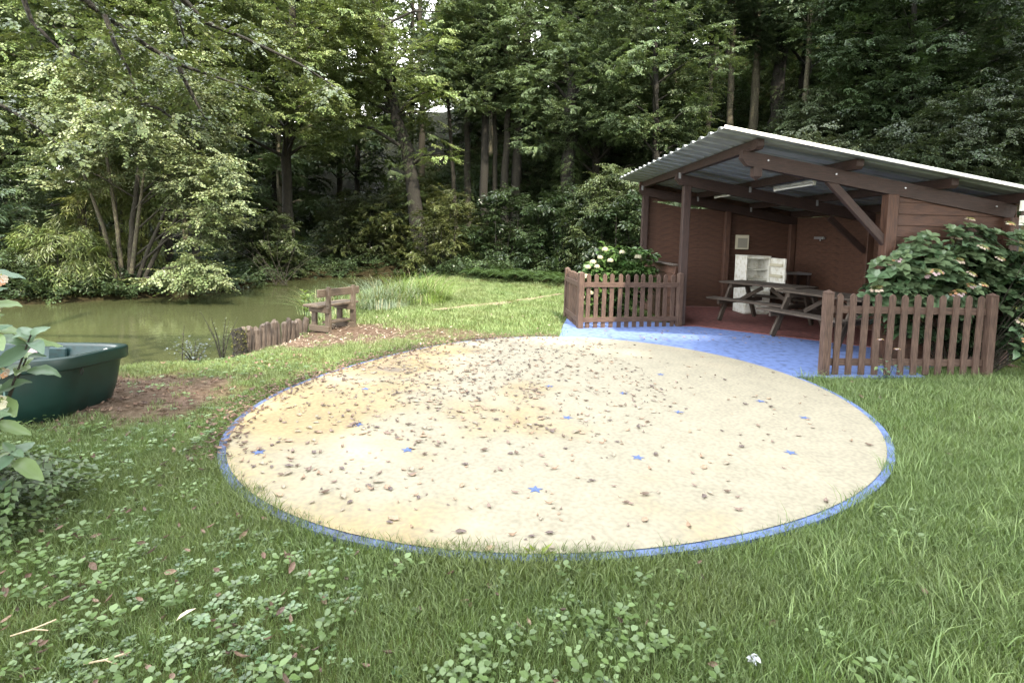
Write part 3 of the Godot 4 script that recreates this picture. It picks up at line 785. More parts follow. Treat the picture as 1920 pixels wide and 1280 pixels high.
# ------------------------------------------------------------------ vegetation
func make_sprays() -> void:
	# twigs with leaves; x runs outward along the twig
	var spray := func(key: String, material: Material, twigs: int, per: int, length: float, ll: float, lw: float, fine: bool, droop: float, spread: float) -> void:
		var b := MB.new()
		for k in twigs:
			var y0 := R(-spread, spread)
			var st := R(0.0, length * 0.35) if k else 0.0
			var dir := Vector3(cos(y0), R(-0.25, 0.2), sin(y0)).normalized()
			var base := Vector3(st, R(-0.03, 0.03), 0)
			var tl := length * R(0.55, 1.0) * (1.0 if k == 0 else 0.7)
			b.col = Color(0.5, 0.4, 0.4)
			var a2 := base + dir * tl * 0.5 + Vector3(0, -droop * tl * 0.2, 0)
			var a3 := base + dir * tl + Vector3(0, -droop * tl * 0.8, 0)
			b.tube([base, a2, a3], [0.004, 0.003, 0.0015], 3, false)
			for i in per:
				var f := (i + 0.6) / per
				var p := base.lerp(a2, f * 2) if f < 0.5 else a2.lerp(a3, f * 2 - 1)
				var side := 1.0 if i % 2 == 0 else -1.0
				var ang := atan2(dir.z, dir.x) + side * R(0.5, 1.2)
				if i == per - 1: ang = atan2(dir.z, dir.x)
				var ld := Vector3(cos(ang), R(-0.5, 0.25) - droop * 0.4, sin(ang))
				var up := Vector3(R(-0.45, 0.45), 1, R(-0.45, 0.45)).normalized()
				var s := R(0.7, 1.2)
				var g := R(0.75, 1.25)
				b.col = Color(g * R(0.9, 1.12), g, g * R(0.8, 1.1))
				b.leaf(p, ld, up, ll * s, lw * s, R(0.05, 0.25), R(0.05, 0.3), fine)
		M[key] = b.mesh(material)
	spray.call("s_round", M.leaf, 6, 10, 0.62, 0.066, 0.052, false, 0.25, 0.9)
	spray.call("s_round2", M.leaf, 7, 9, 0.7, 0.07, 0.056, false, 0.35, 1.1)
	spray.call("s_far", M.leaf, 6, 9, 0.9, 0.1, 0.078, false, 0.3, 1.1)
	spray.call("s_near", M.leaf, 4, 8, 0.6, 0.085, 0.068, true, 0.3, 0.8)
	spray.call("s_gloss", M.leaf_gloss, 4, 8, 0.45, 0.12, 0.045, false, 0.1, 1.2)
	spray.call("s_bamboo", M.leaf, 4, 9, 0.55, 0.17, 0.022, false, 0.75, 0.8)
	spray.call("s_small", M.leaf, 4, 9, 0.35, 0.045, 0.034, false, 0.2, 1.0)
	spray.call("s_hyd", M.leaf_gloss, 3, 5, 0.3, 0.13, 0.085, true, 0.25, 1.3)
	# fern: fronds arching from one crown
	var fb := MB.new()
	for k in 11:
		var a := TAU * k / 11 + R(-0.2, 0.2)
		var l := R(0.55, 0.85)
		var out := Vector3(cos(a), 0, sin(a))
		var prev := Vector3.ZERO
		for i in 16:
			var f := (i + 1) / 16.0
			var p := out * l * f * 0.85 + Vector3.UP * l * (1.1 * f - 0.95 * f * f)
			var dir := (p - prev).normalized()
			var side := dir.cross(Vector3.UP).normalized()
			var w := l * 0.2 * sin(PI * clampf(f * 0.92 + 0.06, 0, 1))
			var g := R(0.8, 1.2)
			fb.col = Color(g, g, g)
			for s: float in [-1.0, 1.0]: fb.leaf(p, side * s + dir * 0.35, Vector3.UP, w, l * 0.045, 0.0, 0.25, false)
			prev = p
	M.s_fern = fb.mesh(M.leaf)
	# grass tufts
	for q: Array in [["g_lawn", 36, 0.048, 0.058, 0.0026], ["g_long", 24, 0.095, 0.065, 0.0034], ["g_far", 26, 0.075, 0.12, 0.006]]:
		var b := MB.new()
		for k in q[1]:
			var a := R(0, TAU)
			var base: Vector3 = Vector3(cos(a), 0, sin(a)) * q[3] * sqrt(rng.randf())
			var h: float = q[2] * R(0.55, 1.25)
			var lean := Vector3(cos(R(0, TAU)), 0, sin(R(0, TAU))) * h * R(0.2, 0.95)
			var t: Vector3 = Vector3(sin(R(0, TAU)), 0, cos(R(0, TAU))).normalized() * q[4] * 0.5
			var g := R(0.75, 1.25)
			b.col = Color(g, g, g) if rng.randf() > 0.12 else Color(1.7, 1.25, 1.4)
			var m := base + lean * 0.35 + Vector3(0, h * 0.62, 0)
			var tip := base + lean + Vector3(0, h * 0.95, 0)
			var nn := (Vector3.UP * 0.6 + t.normalized().cross(Vector3.UP)).normalized()
			var i := b.v.size()
			b.add(base - t, nn); b.add(base + t, nn); b.add(m - t * 0.8, nn); b.add(m + t * 0.8, nn); b.add(tip, nn)
			b.ix.append_array([i, i + 2, i + 1, i + 1, i + 2, i + 3, i + 2, i + 4, i + 3])
		M[q[0]] = b.mesh(M.blade)
	# broad-leaved lawn weed
	for q: Array in [["w_rosette", 6, 0.046, 0.036], ["w_clover", 9, 0.026, 0.022]]:
		var b := MB.new()
		for k in q[1]:
			var a: float = TAU * k / q[1] + R(-0.3, 0.3)
			var g := R(0.8, 1.2)
			b.col = Color(g, g, g * R(0.9, 1.1))
			var lift := R(0.05, 0.55)
			var base := Vector3(cos(a), 0, sin(a)) * R(0.004, 0.02) + Vector3(0, R(0.0, 0.025), 0)
			if q[1] == 9: base += Vector3(R(-0.04, 0.04), R(0.02, 0.05), R(-0.04, 0.04))
			b.leaf(base, Vector3(cos(a), lift, sin(a)), Vector3.UP, q[2] * R(0.7, 1.25), q[3] * R(0.8, 1.2), 0.12, R(0.1, 0.35), true)
		M[q[0]] = b.mesh(M.leaf_gloss if q[1] == 6 else M.leaf)
	var cb := MB.new()
	cb.leaf(Vector3.ZERO, Vector3(1, 0.4, 0), Vector3.UP, 0.03, 0.025, 0.1, 0.2, false)
	M.m_chip = cb.mesh(M.leaf_matt)
	# dry curled leaves: pointed, crumpled, with a short stalk
	for q in 6:
		var b := MB.new()
		var l := R(0.055, 0.075)
		var w := l * R(0.42, 0.62)
		var curl := R(0.25, 1.25) * (1.0 if q % 3 else -1.0)
		var bend := R(-0.5, 0.9)
		var pts := []
		for i in 6:
			for j in 5:
				var u := i / 5.0
				var vv := (j / 4.0) * 2 - 1
				var ww := w * 0.5 * pow(sin(PI * clampf(pow(u, 0.8) * 0.97 + 0.015, 0, 1)), 0.9) * (1.0 + R(-0.12, 0.12) * absf(vv))
				var ang := vv * curl
				var k := maxf(absf(curl), 0.2)
				var p := Vector3((u - 0.5) * l, (1 - cos(ang)) / k * ww * 1.6 * signf(curl) + bend * l * (u - 0.5) * (u - 0.5) + R(-0.0022, 0.0022), sin(ang) / sin(k) * ww if k < 1.5 else sin(ang) * ww)
				pts.append(p)
		var low := 1.0
		for p: Vector3 in pts: low = minf(low, p.y)
		for i in pts.size(): pts[i].y += 0.0015 - low
		for i in 5:
			for j in 4:
				var p := i * 5 + j
				if i > 0: b.face([pts[p], pts[p + 1], pts[p + 6]], Vector3.UP)
				b.face([pts[p], pts[p + 6], pts[p + 5]], Vector3.UP)
		var e: Vector3 = pts[2]
		b.tube([e, e + Vector3(-0.012, 0.003, 0.003), e + Vector3(-0.022, 0.001, 0.009)], [0.0009, 0.0008, 0.0007], 3, false)
		M["dry_%d" % q] = b

func tint(a: Color, b: Color, v := 0.2) -> Color:
	var c := a.lerp(b, rng.randf())
	var g := 1.0 + R(-v, v)
	return Color(c.r * g, c.g * g, c.b * g)

# fills blobs [centre, radius, squash] with twigs
func fill(where: Array, cols: Array, blobs: Array, per_m2: float, ca: Color, cb: Color, droop := 0.35, scale := 1.0, origin := Vector3.ZERO) -> void:
	for bl: Array in blobs:
		var c: Vector3 = bl[0] - origin
		var r: float = bl[1]
		var sq: float = bl[2]
		var own := R(0.78, 1.2)
		var n := int(per_m2 * r * r * 3.7)
		for i in n:
			var d := Vector3(rng.randfn(), rng.randfn(), rng.randfn()).normalized()
			var f := pow(rng.randf(), 0.45)
			var p := c + Vector3(d.x * r * f, d.y * r * sq * f, d.z * r * f)
			# openings in the canopy through which the sky shows
			var at := p + origin
			if at.z < -18.0:
				var bear := -at.x / at.z
				var rise := (at.y - 1.55) / -at.z
				if rise > 0.3 and absf(bear + 0.185 - 0.15 * (rise - 0.38)) < 0.045 + 0.03 * nz.get_noise_2d(bear * 3000.0, rise * 3000.0) and rng.randf() < 0.68: continue
				if rise > 0.12 and rise < 0.24 and absf(bear + 0.135) < 0.02 and rng.randf() < 0.75: continue
				if rise > 0.34 and absf(bear - 0.02) < 0.03 + 0.02 * nz.get_noise_2d(bear * 3000.0, rise * 3000.0) and rng.randf() < 0.7: continue
			var out := Vector3(d.x, 0, d.z) + Vector3(R(-0.7, 0.7), 0, R(-0.7, 0.7))
			if out.length() < 0.05: out = Vector3(1, 0, 0)
			out = (out.normalized() + Vector3(0, R(-droop - 0.25, 0.4), 0)).normalized()
			var bs := basis_along(out, Vector3(R(-0.6, 0.6), 1, R(-0.6, 0.6)).normalized())
			where.append(Transform3D(bs * (R(0.75, 1.25) * scale), p - out * 0.25 * scale))
			var t := tint(ca, cb, 0.18)
			cols.append(Color(t.r * own, t.g * own, t.b * own))

# a tree: trunk points [x, depth, y], crown blobs round the trunk between two heights, plus given ones
func tree(called: String, label: String, pts: Array, r0: float, r1: float, bark: String, crown: Dictionary, group := "trees of the wood behind the pond") -> Node3D:
	var bx: float = pts[0][0]
	var bd: float = pts[0][1]
	var gy := ground_y(bx, bd)
	var o := P(bx, bd, gy)
	var t := thing(called, o, 0.0, label, "tree", group)
	var b := MB.new()
	var line := []
	var rad := []
	var N := 14
	for i in N + 1:
		var f := i / float(N)
		var k := f * (pts.size() - 1)
		var a: Array = pts[int(minf(k, pts.size() - 2))]
		var e: Array = pts[int(minf(k, pts.size() - 2)) + 1]
		var ff := k - int(minf(k, pts.size() - 2))
		var ya: float = a[2] if a != pts[0] else gy - 0.25
		var p := P(lerpf(a[0], e[0], ff), lerpf(a[1], e[1], ff), lerpf(ya, e[2], ff)) - o
		p += Vector3(R(-1, 1), 0, R(-1, 1)) * r0 * 0.25 * (1.0 if i else 0.0)
		line.append(p)
		rad.append(lerpf(r0, r1, pow(f, 0.8)) * (1.3 if i == 0 else 1.0))
	b.tube(line, rad, 10, true, 0.12)
	var blobs: Array = crown.get("blobs", []).duplicate()
	var y0: float = crown.get("y0", 5.0)
	var y1: float = crown.get("y1", 14.0)
	var cr: float = crown.get("r", 2.5)
	for i in crown.get("n", 0):
		var f: float = (i + rng.randf()) / float(crown.n)
		var y := lerpf(y0, y1, f)
		var w := cr * (0.35 + 0.65 * sin(PI * clampf(0.25 + f * 0.7, 0, 1)))
		var ang: float = i * 2.4 + R(-0.4, 0.4)
		var q := line[-1] as Vector3
		for p: Vector3 in line:
			if p.y + gy >= y - 0.8:
				q = p
				break
		var c := Vector3(q.x + cos(ang) * w * R(0.45, 1.0), y - gy, q.z + sin(ang) * w * R(0.45, 1.0))
		blobs.append([c + o, R(0.7, 1.2) * crown.get("br", 1.15), R(0.6, 0.95)])
	for bl: Array in blobs:
		var c: Vector3 = bl[0] - o
		var q := line[-1] as Vector3
		var rr := 0.03
		for i in line.size():
			if line[i].y >= c.y - Vector2(c.x - line[i].x, c.z - line[i].z).length() * 0.45 - 0.2:
				q = line[i]; rr = rad[i]
				break
		var m := (q + c) * 0.5 + Vector3(R(-0.15, 0.15), 0.12 * q.distance_to(c), R(-0.15, 0.15))
		var lr := clampf(rr * 0.4, 0.015, 0.09)
		b.tube([q, m, c], [lr, lr * 0.7, lr * 0.25], 5, false, 0.1)
	obj("trunk", b.mesh(M[bark]), t)
	if blobs.size():
		var w := []
		var c := []
		fill(w, c, blobs, crown.get("den", 16.0), crown.get("ca"), crown.get("cb"), crown.get("droop", 0.35), crown.get("scale", 1.0), o)
		copies("crown", M[crown.get("spray", "s_round")], w, c, t)
	if crown.has("ivy"):
		var w := []
		var c := []
		for i in int(crown.ivy * 260):
			var k: float = pow(rng.randf(), 1.1) * crown.get("ivy_top", 0.8) * N
			var i0 := int(minf(k, N - 1))
			var p: Vector3 = line[i0].lerp(line[i0 + 1], k - i0)
			var a := R(0, TAU)
			var r: float = rad[i0] * R(0.95, 1.5)
			w.append(Transform3D(basis_along(Vector3(cos(a), R(-0.9, 0.1), sin(a)), Vector3(cos(a), 0.6, sin(a)).normalized() + Vector3(0, 0.01, 0)) * R(0.5, 0.9), p + Vector3(cos(a) * r, 0, sin(a) * r)))
			c.append(tint(Color(0.03, 0.05, 0.016), Color(0.05, 0.075, 0.025)))
		copies("ivy", M.s_small, w, c, t)
	return t

func shrub(called: String, label: String, category: String, x: float, d: float, rx: float, h: float, rd: float, spray: String, den: float, ca: Color, cb: Color, group := "shrubs under the trees", droop := 0.3, scale := 1.0, nb := 10) -> Node3D:
	var gy := ground_y(x, d)
	var o := P(x, d, gy)
	var t := thing(called, o, 0.0, label, category, group)
	var blobs := []
	var b := MB.new()
	for i in nb:
		var a := i * 2.4 + R(-0.3, 0.3)
		var f := sqrt((i + 0.5) / nb)
		var q := Vector3(cos(a) * rx * f * 0.75, 0, sin(a) * rd * f * 0.75)
		var hh := h * sqrt(maxf(0.05, 1.0 - f * f * 0.8))
		for y in [0.3, 0.72]:
			if y < 0.5 and f < 0.5: continue
			var gl := ground_y(x + q.x, d - q.z) - gy
			var c := q + Vector3(0, gl + hh * y, 0)
			blobs.append([c + o, minf(rx, hh) * R(0.34, 0.5), 0.8])
			b.tube([Vector3(q.x * 0.2, -0.05, q.z * 0.2), (q * 0.55 + c * 0.5) * 0.9, c], [0.03, 0.02, 0.008], 5, false)
	obj("stem", b.mesh(M.bark_dark), t)
	var w := []
	var c := []
	fill(w, c, blobs, den, ca, cb, droop, scale, o)
	copies("foliage", M[spray], w, c, t)
	return t

func make_woods() -> void:
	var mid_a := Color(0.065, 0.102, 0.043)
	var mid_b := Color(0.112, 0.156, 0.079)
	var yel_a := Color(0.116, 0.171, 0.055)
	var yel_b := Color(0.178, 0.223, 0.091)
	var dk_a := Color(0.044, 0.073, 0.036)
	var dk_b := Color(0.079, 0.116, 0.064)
	var mid := func(y0: float, y1: float, r: float, n: int, den := 13.0, extra := {}) -> Dictionary:
		var q := {"y0": y0, "y1": y1, "r": r, "n": n, "den": den, "ca": mid_a, "cb": mid_b}
		q.merge(extra, true)
		return q
	# the trunks in the middle
	tree("alder_tree", "thick dark ivy-clad trunk leaning left above the grassy point", [[-3.45, 22, 0.5], [-4.06, 22, 3.8], [-4.8, 22, 6.1], [-5.5, 22, 9.0], [-5.8, 22, 13]], 0.34, 0.14, "bark_dark", mid.call(6.2, 14.0, 3.0, 26, 14.0, {"ca": yel_a, "cb": yel_b, "ivy": 2.0, "blobs": [[P(-6.2, 20.5, 7.2), 1.3, 0.6], [P(-4.2, 20.3, 8.2), 1.2, 0.6], [P(-6.6, 20.8, 5.6), 1.1, 0.6], [P(-3.2, 20.6, 6.8), 1.0, 0.55], [P(-2.9, 21.2, 4.6), 0.8, 0.6]]}))
	tree("alder_tree", "thin trunk leaning left between the ivy-clad tree and the straight trunks", [[-2.35, 23.5, 1], [-2.7, 23.5, 4.5], [-3.0, 23.5, 8], [-3.3, 23.5, 12]], 0.11, 0.05, "bark", mid.call(7.0, 12.5, 1.8, 9))
	tree("alder_tree", "straight trunk leftmost of the upright group behind the lawn", [[-1.93, 24, 1], [-2.05, 24, 4], [-2.19, 24, 8.2], [-2.3, 24, 14]], 0.19, 0.08, "bark", mid.call(7.5, 15, 2.4, 16, 13.0, {"ivy": 1.0}))
	tree("alder_tree", "straight dark trunk second from the left in the upright group", [[-1.21, 23, 1], [-1.25, 23, 4], [-1.35, 23, 9], [-1.4, 23, 15]], 0.22, 0.09, "bark_dark", mid.call(7.0, 15, 2.4, 18, 13.0, {"blobs": [[P(-1.6, 21.6, 6.6), 0.9, 0.5]]}))
	tree("alder_tree", "slim trunk close beside the second upright trunk", [[-0.8, 23.4, 1], [-0.85, 23.4, 4], [-0.95, 23.4, 9], [-1.0, 23.4, 13]], 0.13, 0.06, "bark", mid.call(8.0, 14, 2.0, 9))
	tree("alder_tree", "brown trunk forking from the thick pair in the upright group", [[-0.39, 23, 1], [-0.4, 23, 4], [-0.35, 23, 7], [-0.7, 23.2, 13]], 0.21, 0.08, "bark", mid.call(7.2, 15, 2.4, 15))
	tree("alder_tree", "thickest straight trunk at the right of the upright group", [[0.05, 23.4, 1], [0.02, 23.4, 4.5], [0.3, 23.4, 8], [0.6, 23.5, 15]], 0.27, 0.1, "bark", mid.call(6.6, 15, 2.8, 20, 13.0, {"blobs": [[P(0.6, 21.8, 6.9), 1.1, 0.5], [P(-0.2, 21.5, 7.6), 0.9, 0.5]]}))
	tree("alder_tree", "broken-topped trunk wrapped in dark ivy right of the upright group", [[2.0, 21, 1], [2.0, 21, 3], [2.05, 21, 5.4], [2.1, 21, 7.5]], 0.36, 0.2, "bark_dark", mid.call(5.8, 9.5, 2.2, 10, 14.0, {"ivy": 3.0, "ivy_top": 0.75}))
	tree("beech_tree", "tree with pale spreading boughs above the left fence", [[3.4, 22.5, 1.5], [3.3, 22.5, 5], [3.2, 22.5, 9], [3.0, 22.5, 15]], 0.2, 0.08, "bark", mid.call(4.6, 15, 3.4, 30, 13.0, {"blobs": [[P(2.2, 20.2, 5.8), 1.2, 0.5], [P(3.4, 20.0, 6.8), 1.2, 0.5], [P(4.6, 20.0, 5.6), 1.2, 0.5]]}))
	tree("beech_tree", "slim trunk behind the shelter's high roof corner", [[5.2, 20, 1.5], [5.1, 20, 5], [5.0, 20.2, 8], [4.7, 20.4, 13]], 0.15, 0.06, "bark_dark", mid.call(5.0, 13, 3.0, 24, 13.0))
	tree("beech_tree", "dark trunk set back between the ivy stump and the shelter", [[4.3, 26, 3], [4.3, 26, 7], [4.2, 26, 11], [4.2, 26, 17]], 0.22, 0.09, "bark_dark", mid.call(8.0, 17, 3.2, 20, 11.0, {"spray": "s_far"}))
	# slope behind the shelter
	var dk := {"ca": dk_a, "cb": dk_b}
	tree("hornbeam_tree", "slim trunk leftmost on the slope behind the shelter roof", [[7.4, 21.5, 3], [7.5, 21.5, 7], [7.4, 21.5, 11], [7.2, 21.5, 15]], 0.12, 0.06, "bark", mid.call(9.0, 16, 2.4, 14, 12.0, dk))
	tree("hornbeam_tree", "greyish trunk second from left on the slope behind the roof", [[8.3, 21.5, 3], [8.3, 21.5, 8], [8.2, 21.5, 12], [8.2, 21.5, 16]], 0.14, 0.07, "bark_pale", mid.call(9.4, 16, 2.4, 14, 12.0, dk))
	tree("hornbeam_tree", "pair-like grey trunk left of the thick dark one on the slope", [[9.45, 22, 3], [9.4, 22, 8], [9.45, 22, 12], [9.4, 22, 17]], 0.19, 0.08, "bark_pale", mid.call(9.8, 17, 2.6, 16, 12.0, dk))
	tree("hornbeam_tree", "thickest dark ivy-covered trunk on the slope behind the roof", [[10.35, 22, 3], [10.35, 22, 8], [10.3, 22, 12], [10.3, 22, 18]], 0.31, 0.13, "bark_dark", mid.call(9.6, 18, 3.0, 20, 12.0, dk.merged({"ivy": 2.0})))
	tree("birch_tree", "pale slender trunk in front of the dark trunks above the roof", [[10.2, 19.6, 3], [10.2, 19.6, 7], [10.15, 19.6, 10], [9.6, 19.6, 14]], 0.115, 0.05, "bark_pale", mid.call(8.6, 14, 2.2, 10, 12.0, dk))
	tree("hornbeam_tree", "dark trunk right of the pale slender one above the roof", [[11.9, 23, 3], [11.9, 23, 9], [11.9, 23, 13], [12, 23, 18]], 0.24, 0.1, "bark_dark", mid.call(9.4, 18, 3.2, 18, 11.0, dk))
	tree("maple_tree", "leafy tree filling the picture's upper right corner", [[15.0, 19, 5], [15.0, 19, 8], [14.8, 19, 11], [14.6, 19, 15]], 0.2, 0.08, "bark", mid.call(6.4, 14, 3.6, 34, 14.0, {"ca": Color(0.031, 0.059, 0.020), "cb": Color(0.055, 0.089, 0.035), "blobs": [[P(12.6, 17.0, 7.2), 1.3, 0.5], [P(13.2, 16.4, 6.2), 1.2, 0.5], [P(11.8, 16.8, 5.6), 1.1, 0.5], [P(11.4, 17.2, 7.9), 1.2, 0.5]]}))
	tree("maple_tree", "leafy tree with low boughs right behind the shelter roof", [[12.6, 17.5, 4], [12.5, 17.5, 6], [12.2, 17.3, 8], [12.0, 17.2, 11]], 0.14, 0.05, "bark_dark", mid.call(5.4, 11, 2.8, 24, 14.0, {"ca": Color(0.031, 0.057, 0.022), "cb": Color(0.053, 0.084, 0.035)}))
	# left bank
	tree("willow_tree", "tall tree with sunlit yellow-green crown left of the leaning trunk", [[-8.8, 21.5, 0], [-8.9, 21.4, 4], [-8.6, 21.2, 8], [-8.4, 21, 14]], 0.24, 0.09, "bark", mid.call(4.6, 14.5, 3.6, 40, 14.0, {"ca": yel_a, "cb": yel_b, "blobs": [[P(-7.0, 18.6, 7.6), 1.4, 0.6], [P(-8.4, 18.4, 6.6), 1.4, 0.6], [P(-6.6, 18.8, 5.9), 1.2, 0.6], [P(-9.8, 18.2, 7.4), 1.4, 0.6], [P(-5.9, 19.0, 8.8), 1.4, 0.6]]}), "trees on the far bank of the pond")
	tree("alder_tree", "slim dark trunk behind the pale hanging leaves over the pond", [[-9.9, 17, 0.3], [-9.9, 17, 3], [-9.7, 17, 6], [-9.6, 17, 11]], 0.13, 0.06, "bark_dark", mid.call(5.2, 12, 2.8, 24, 14.0, {"ca": Color(0.099, 0.142, 0.050), "cb": Color(0.160, 0.199, 0.091)}), "trees on the far bank of the pond")
	tree("alder_tree", "grey trunk beside the slim dark one on the far bank", [[-10.9, 17.2, 0.3], [-10.9, 17.2, 3], [-11.1, 17.1, 6], [-11.2, 17, 11]], 0.14, 0.06, "bark", mid.call(4.8, 12, 2.8, 24, 14.0, {"ca": Color(0.099, 0.142, 0.050), "cb": Color(0.160, 0.189, 0.086)}), "trees on the far bank of the pond")
	tree("alder_tree", "pale straight trunk rising from the bamboo at far left", [[-12.2, 15.4, 0.3], [-12.2, 15.4, 3], [-12.3, 15.3, 6], [-12.4, 15.2, 10]], 0.12, 0.06, "bark_pale", mid.call(3.6, 11, 3.0, 28, 14.0, {"ca": Color(0.099, 0.146, 0.050), "cb": Color(0.160, 0.199, 0.091)}), "trees on the far bank of the pond")
	tree("alder_tree", "leafy tree closing the far bank at the left edge", [[-15.2, 16, 0.3], [-15.2, 16, 3], [-15.0, 16, 6], [-15.0, 16, 11]], 0.2, 0.08, "bark", mid.call(0.9, 12, 3.6, 48, 13.0, {"ca": mid_a, "cb": mid_b}), "trees on the far bank of the pond")
	var hz := tree("hazel_tree", "many-stemmed hazel with pale sunlit leaves hanging over the water", [[-9.9, 14.0, 0], [-9.75, 13.9, 1.2], [-9.5, 13.8, 2.6], [-9.2, 13.7, 4.4]], 0.09, 0.04, "bark", {"y0": 2.6, "y1": 5.6, "r": 2.0, "n": 12, "den": 15.0, "ca": Color(0.100, 0.137, 0.059), "cb": Color(0.194, 0.224, 0.124), "spray": "s_round2", "blobs": [[P(-7.5, 13.3, 1.5), 0.85, 0.75], [P(-7.0, 13.2, 2.1), 0.7, 0.7], [P(-8.0, 13.4, 2.3), 0.75, 0.7], [P(-7.5, 13.0, 0.65), 0.6, 0.4], [P(-8.3, 12.9, 0.32), 0.62, 0.32], [P(-7.6, 12.8, 0.25), 0.6, 0.3], [P(-6.9, 12.7, 0.3), 0.45, 0.3], [P(-7.3, 13.4, 3.0), 0.8, 0.6]]}, "trees on the far bank of the pond")
	for q: Array in [[-0.35, -0.7, 3.4], [0.15, 0.5, 3.0], [0.6, 1.3, 2.6], [-0.15, -0.2, 3.8], [0.35, 0.9, 2.2]]:
		var b := MB.new()
		b.tube([Vector3(q[0] * 0.5, -0.1, 0.1), Vector3(q[0] * 0.7 + q[1] * 0.4, q[2] * 0.45, 0.15), Vector3(q[0] + q[1], q[2], 0.3)], [0.06, 0.05, 0.025], 7, false, 0.1)
		obj("stem", b.mesh(M.bark_pale if q[1] < 0.6 else M.bark), hz)
	tree("alder_tree", "leafy tree behind the leftmost one on the far bank", [[-18.5, 18.5, 0.3], [-18.5, 18.5, 3], [-18.2, 18.5, 6], [-18.0, 18.5, 12]], 0.2, 0.08, "bark", mid.call(1.0, 13, 4.2, 52, 12.0, {"ca": mid_a, "cb": mid_b}), "trees on the far bank of the pond")
	# woods further back: same look, one label
	var far_l := ["tall tree deep in the wood behind the far bank of the pond", "tall tree deep in the wood behind the upright trunks", "tall tree high on the wooded slope behind the shelter"]
	for k in 38:
		var x := -37.0 + k * 1.75 + R(-0.7, 0.7)
		var d := R(27.5, 34.0)
		if k in [17, 19]: d += 5.0
		var g := ground_y(x, d)
		var lx := R(-0.5, 0.5)
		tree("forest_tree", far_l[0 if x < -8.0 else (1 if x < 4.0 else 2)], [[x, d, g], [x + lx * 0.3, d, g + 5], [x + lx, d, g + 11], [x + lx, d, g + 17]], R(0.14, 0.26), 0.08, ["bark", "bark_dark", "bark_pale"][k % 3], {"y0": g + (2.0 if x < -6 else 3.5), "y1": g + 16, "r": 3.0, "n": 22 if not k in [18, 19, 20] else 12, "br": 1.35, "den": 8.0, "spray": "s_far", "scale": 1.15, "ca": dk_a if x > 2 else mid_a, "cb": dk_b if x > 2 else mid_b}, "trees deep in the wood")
	# one mass of leaves closing the wood far behind
	var w := []
	var c := []
	var bl := []
	for k in 200:
		var x := R(-48, 42)
		var d := R(36, 46)
		bl.append([P(x, d, ground_y(x, d) + R(0.5, 15)), R(1.6, 2.4), 0.8])
	fill(w, c, bl, 4.5, dk_a, mid_b, 0.35, 1.8)
	tag(copies("distant_woodland", M.s_far, w, c), "far wood closing the view behind the trees")
	# undergrowth covering the slope
	w = []
	c = []
	for k in 22000:
		var x := R(-24, 26)
		var d := R(11.5, 34)
		if (d + 0.35 * (x + 2.0) < 18.2 + 1.2 * nz.get_noise_2d(x * 25, d * 25) and x > -5.5) or shore(x, d) < 0.03: continue
		if x > 2.2 and x < 7.2 and d < 13.2: continue
		var a := R(0, TAU)
		w.append(Transform3D(basis_along(Vector3(cos(a), R(0.0, 0.9), sin(a))) * R(0.7, 1.3), P(x, d, ground_y(x, d) + R(-0.02, 0.35))))
		c.append(tint(dk_a, Color(0.062, 0.095, 0.040), 0.3))
	tag(copies("undergrowth", M.s_round2, w, c), "dark leafy undergrowth on the floor of the wood")

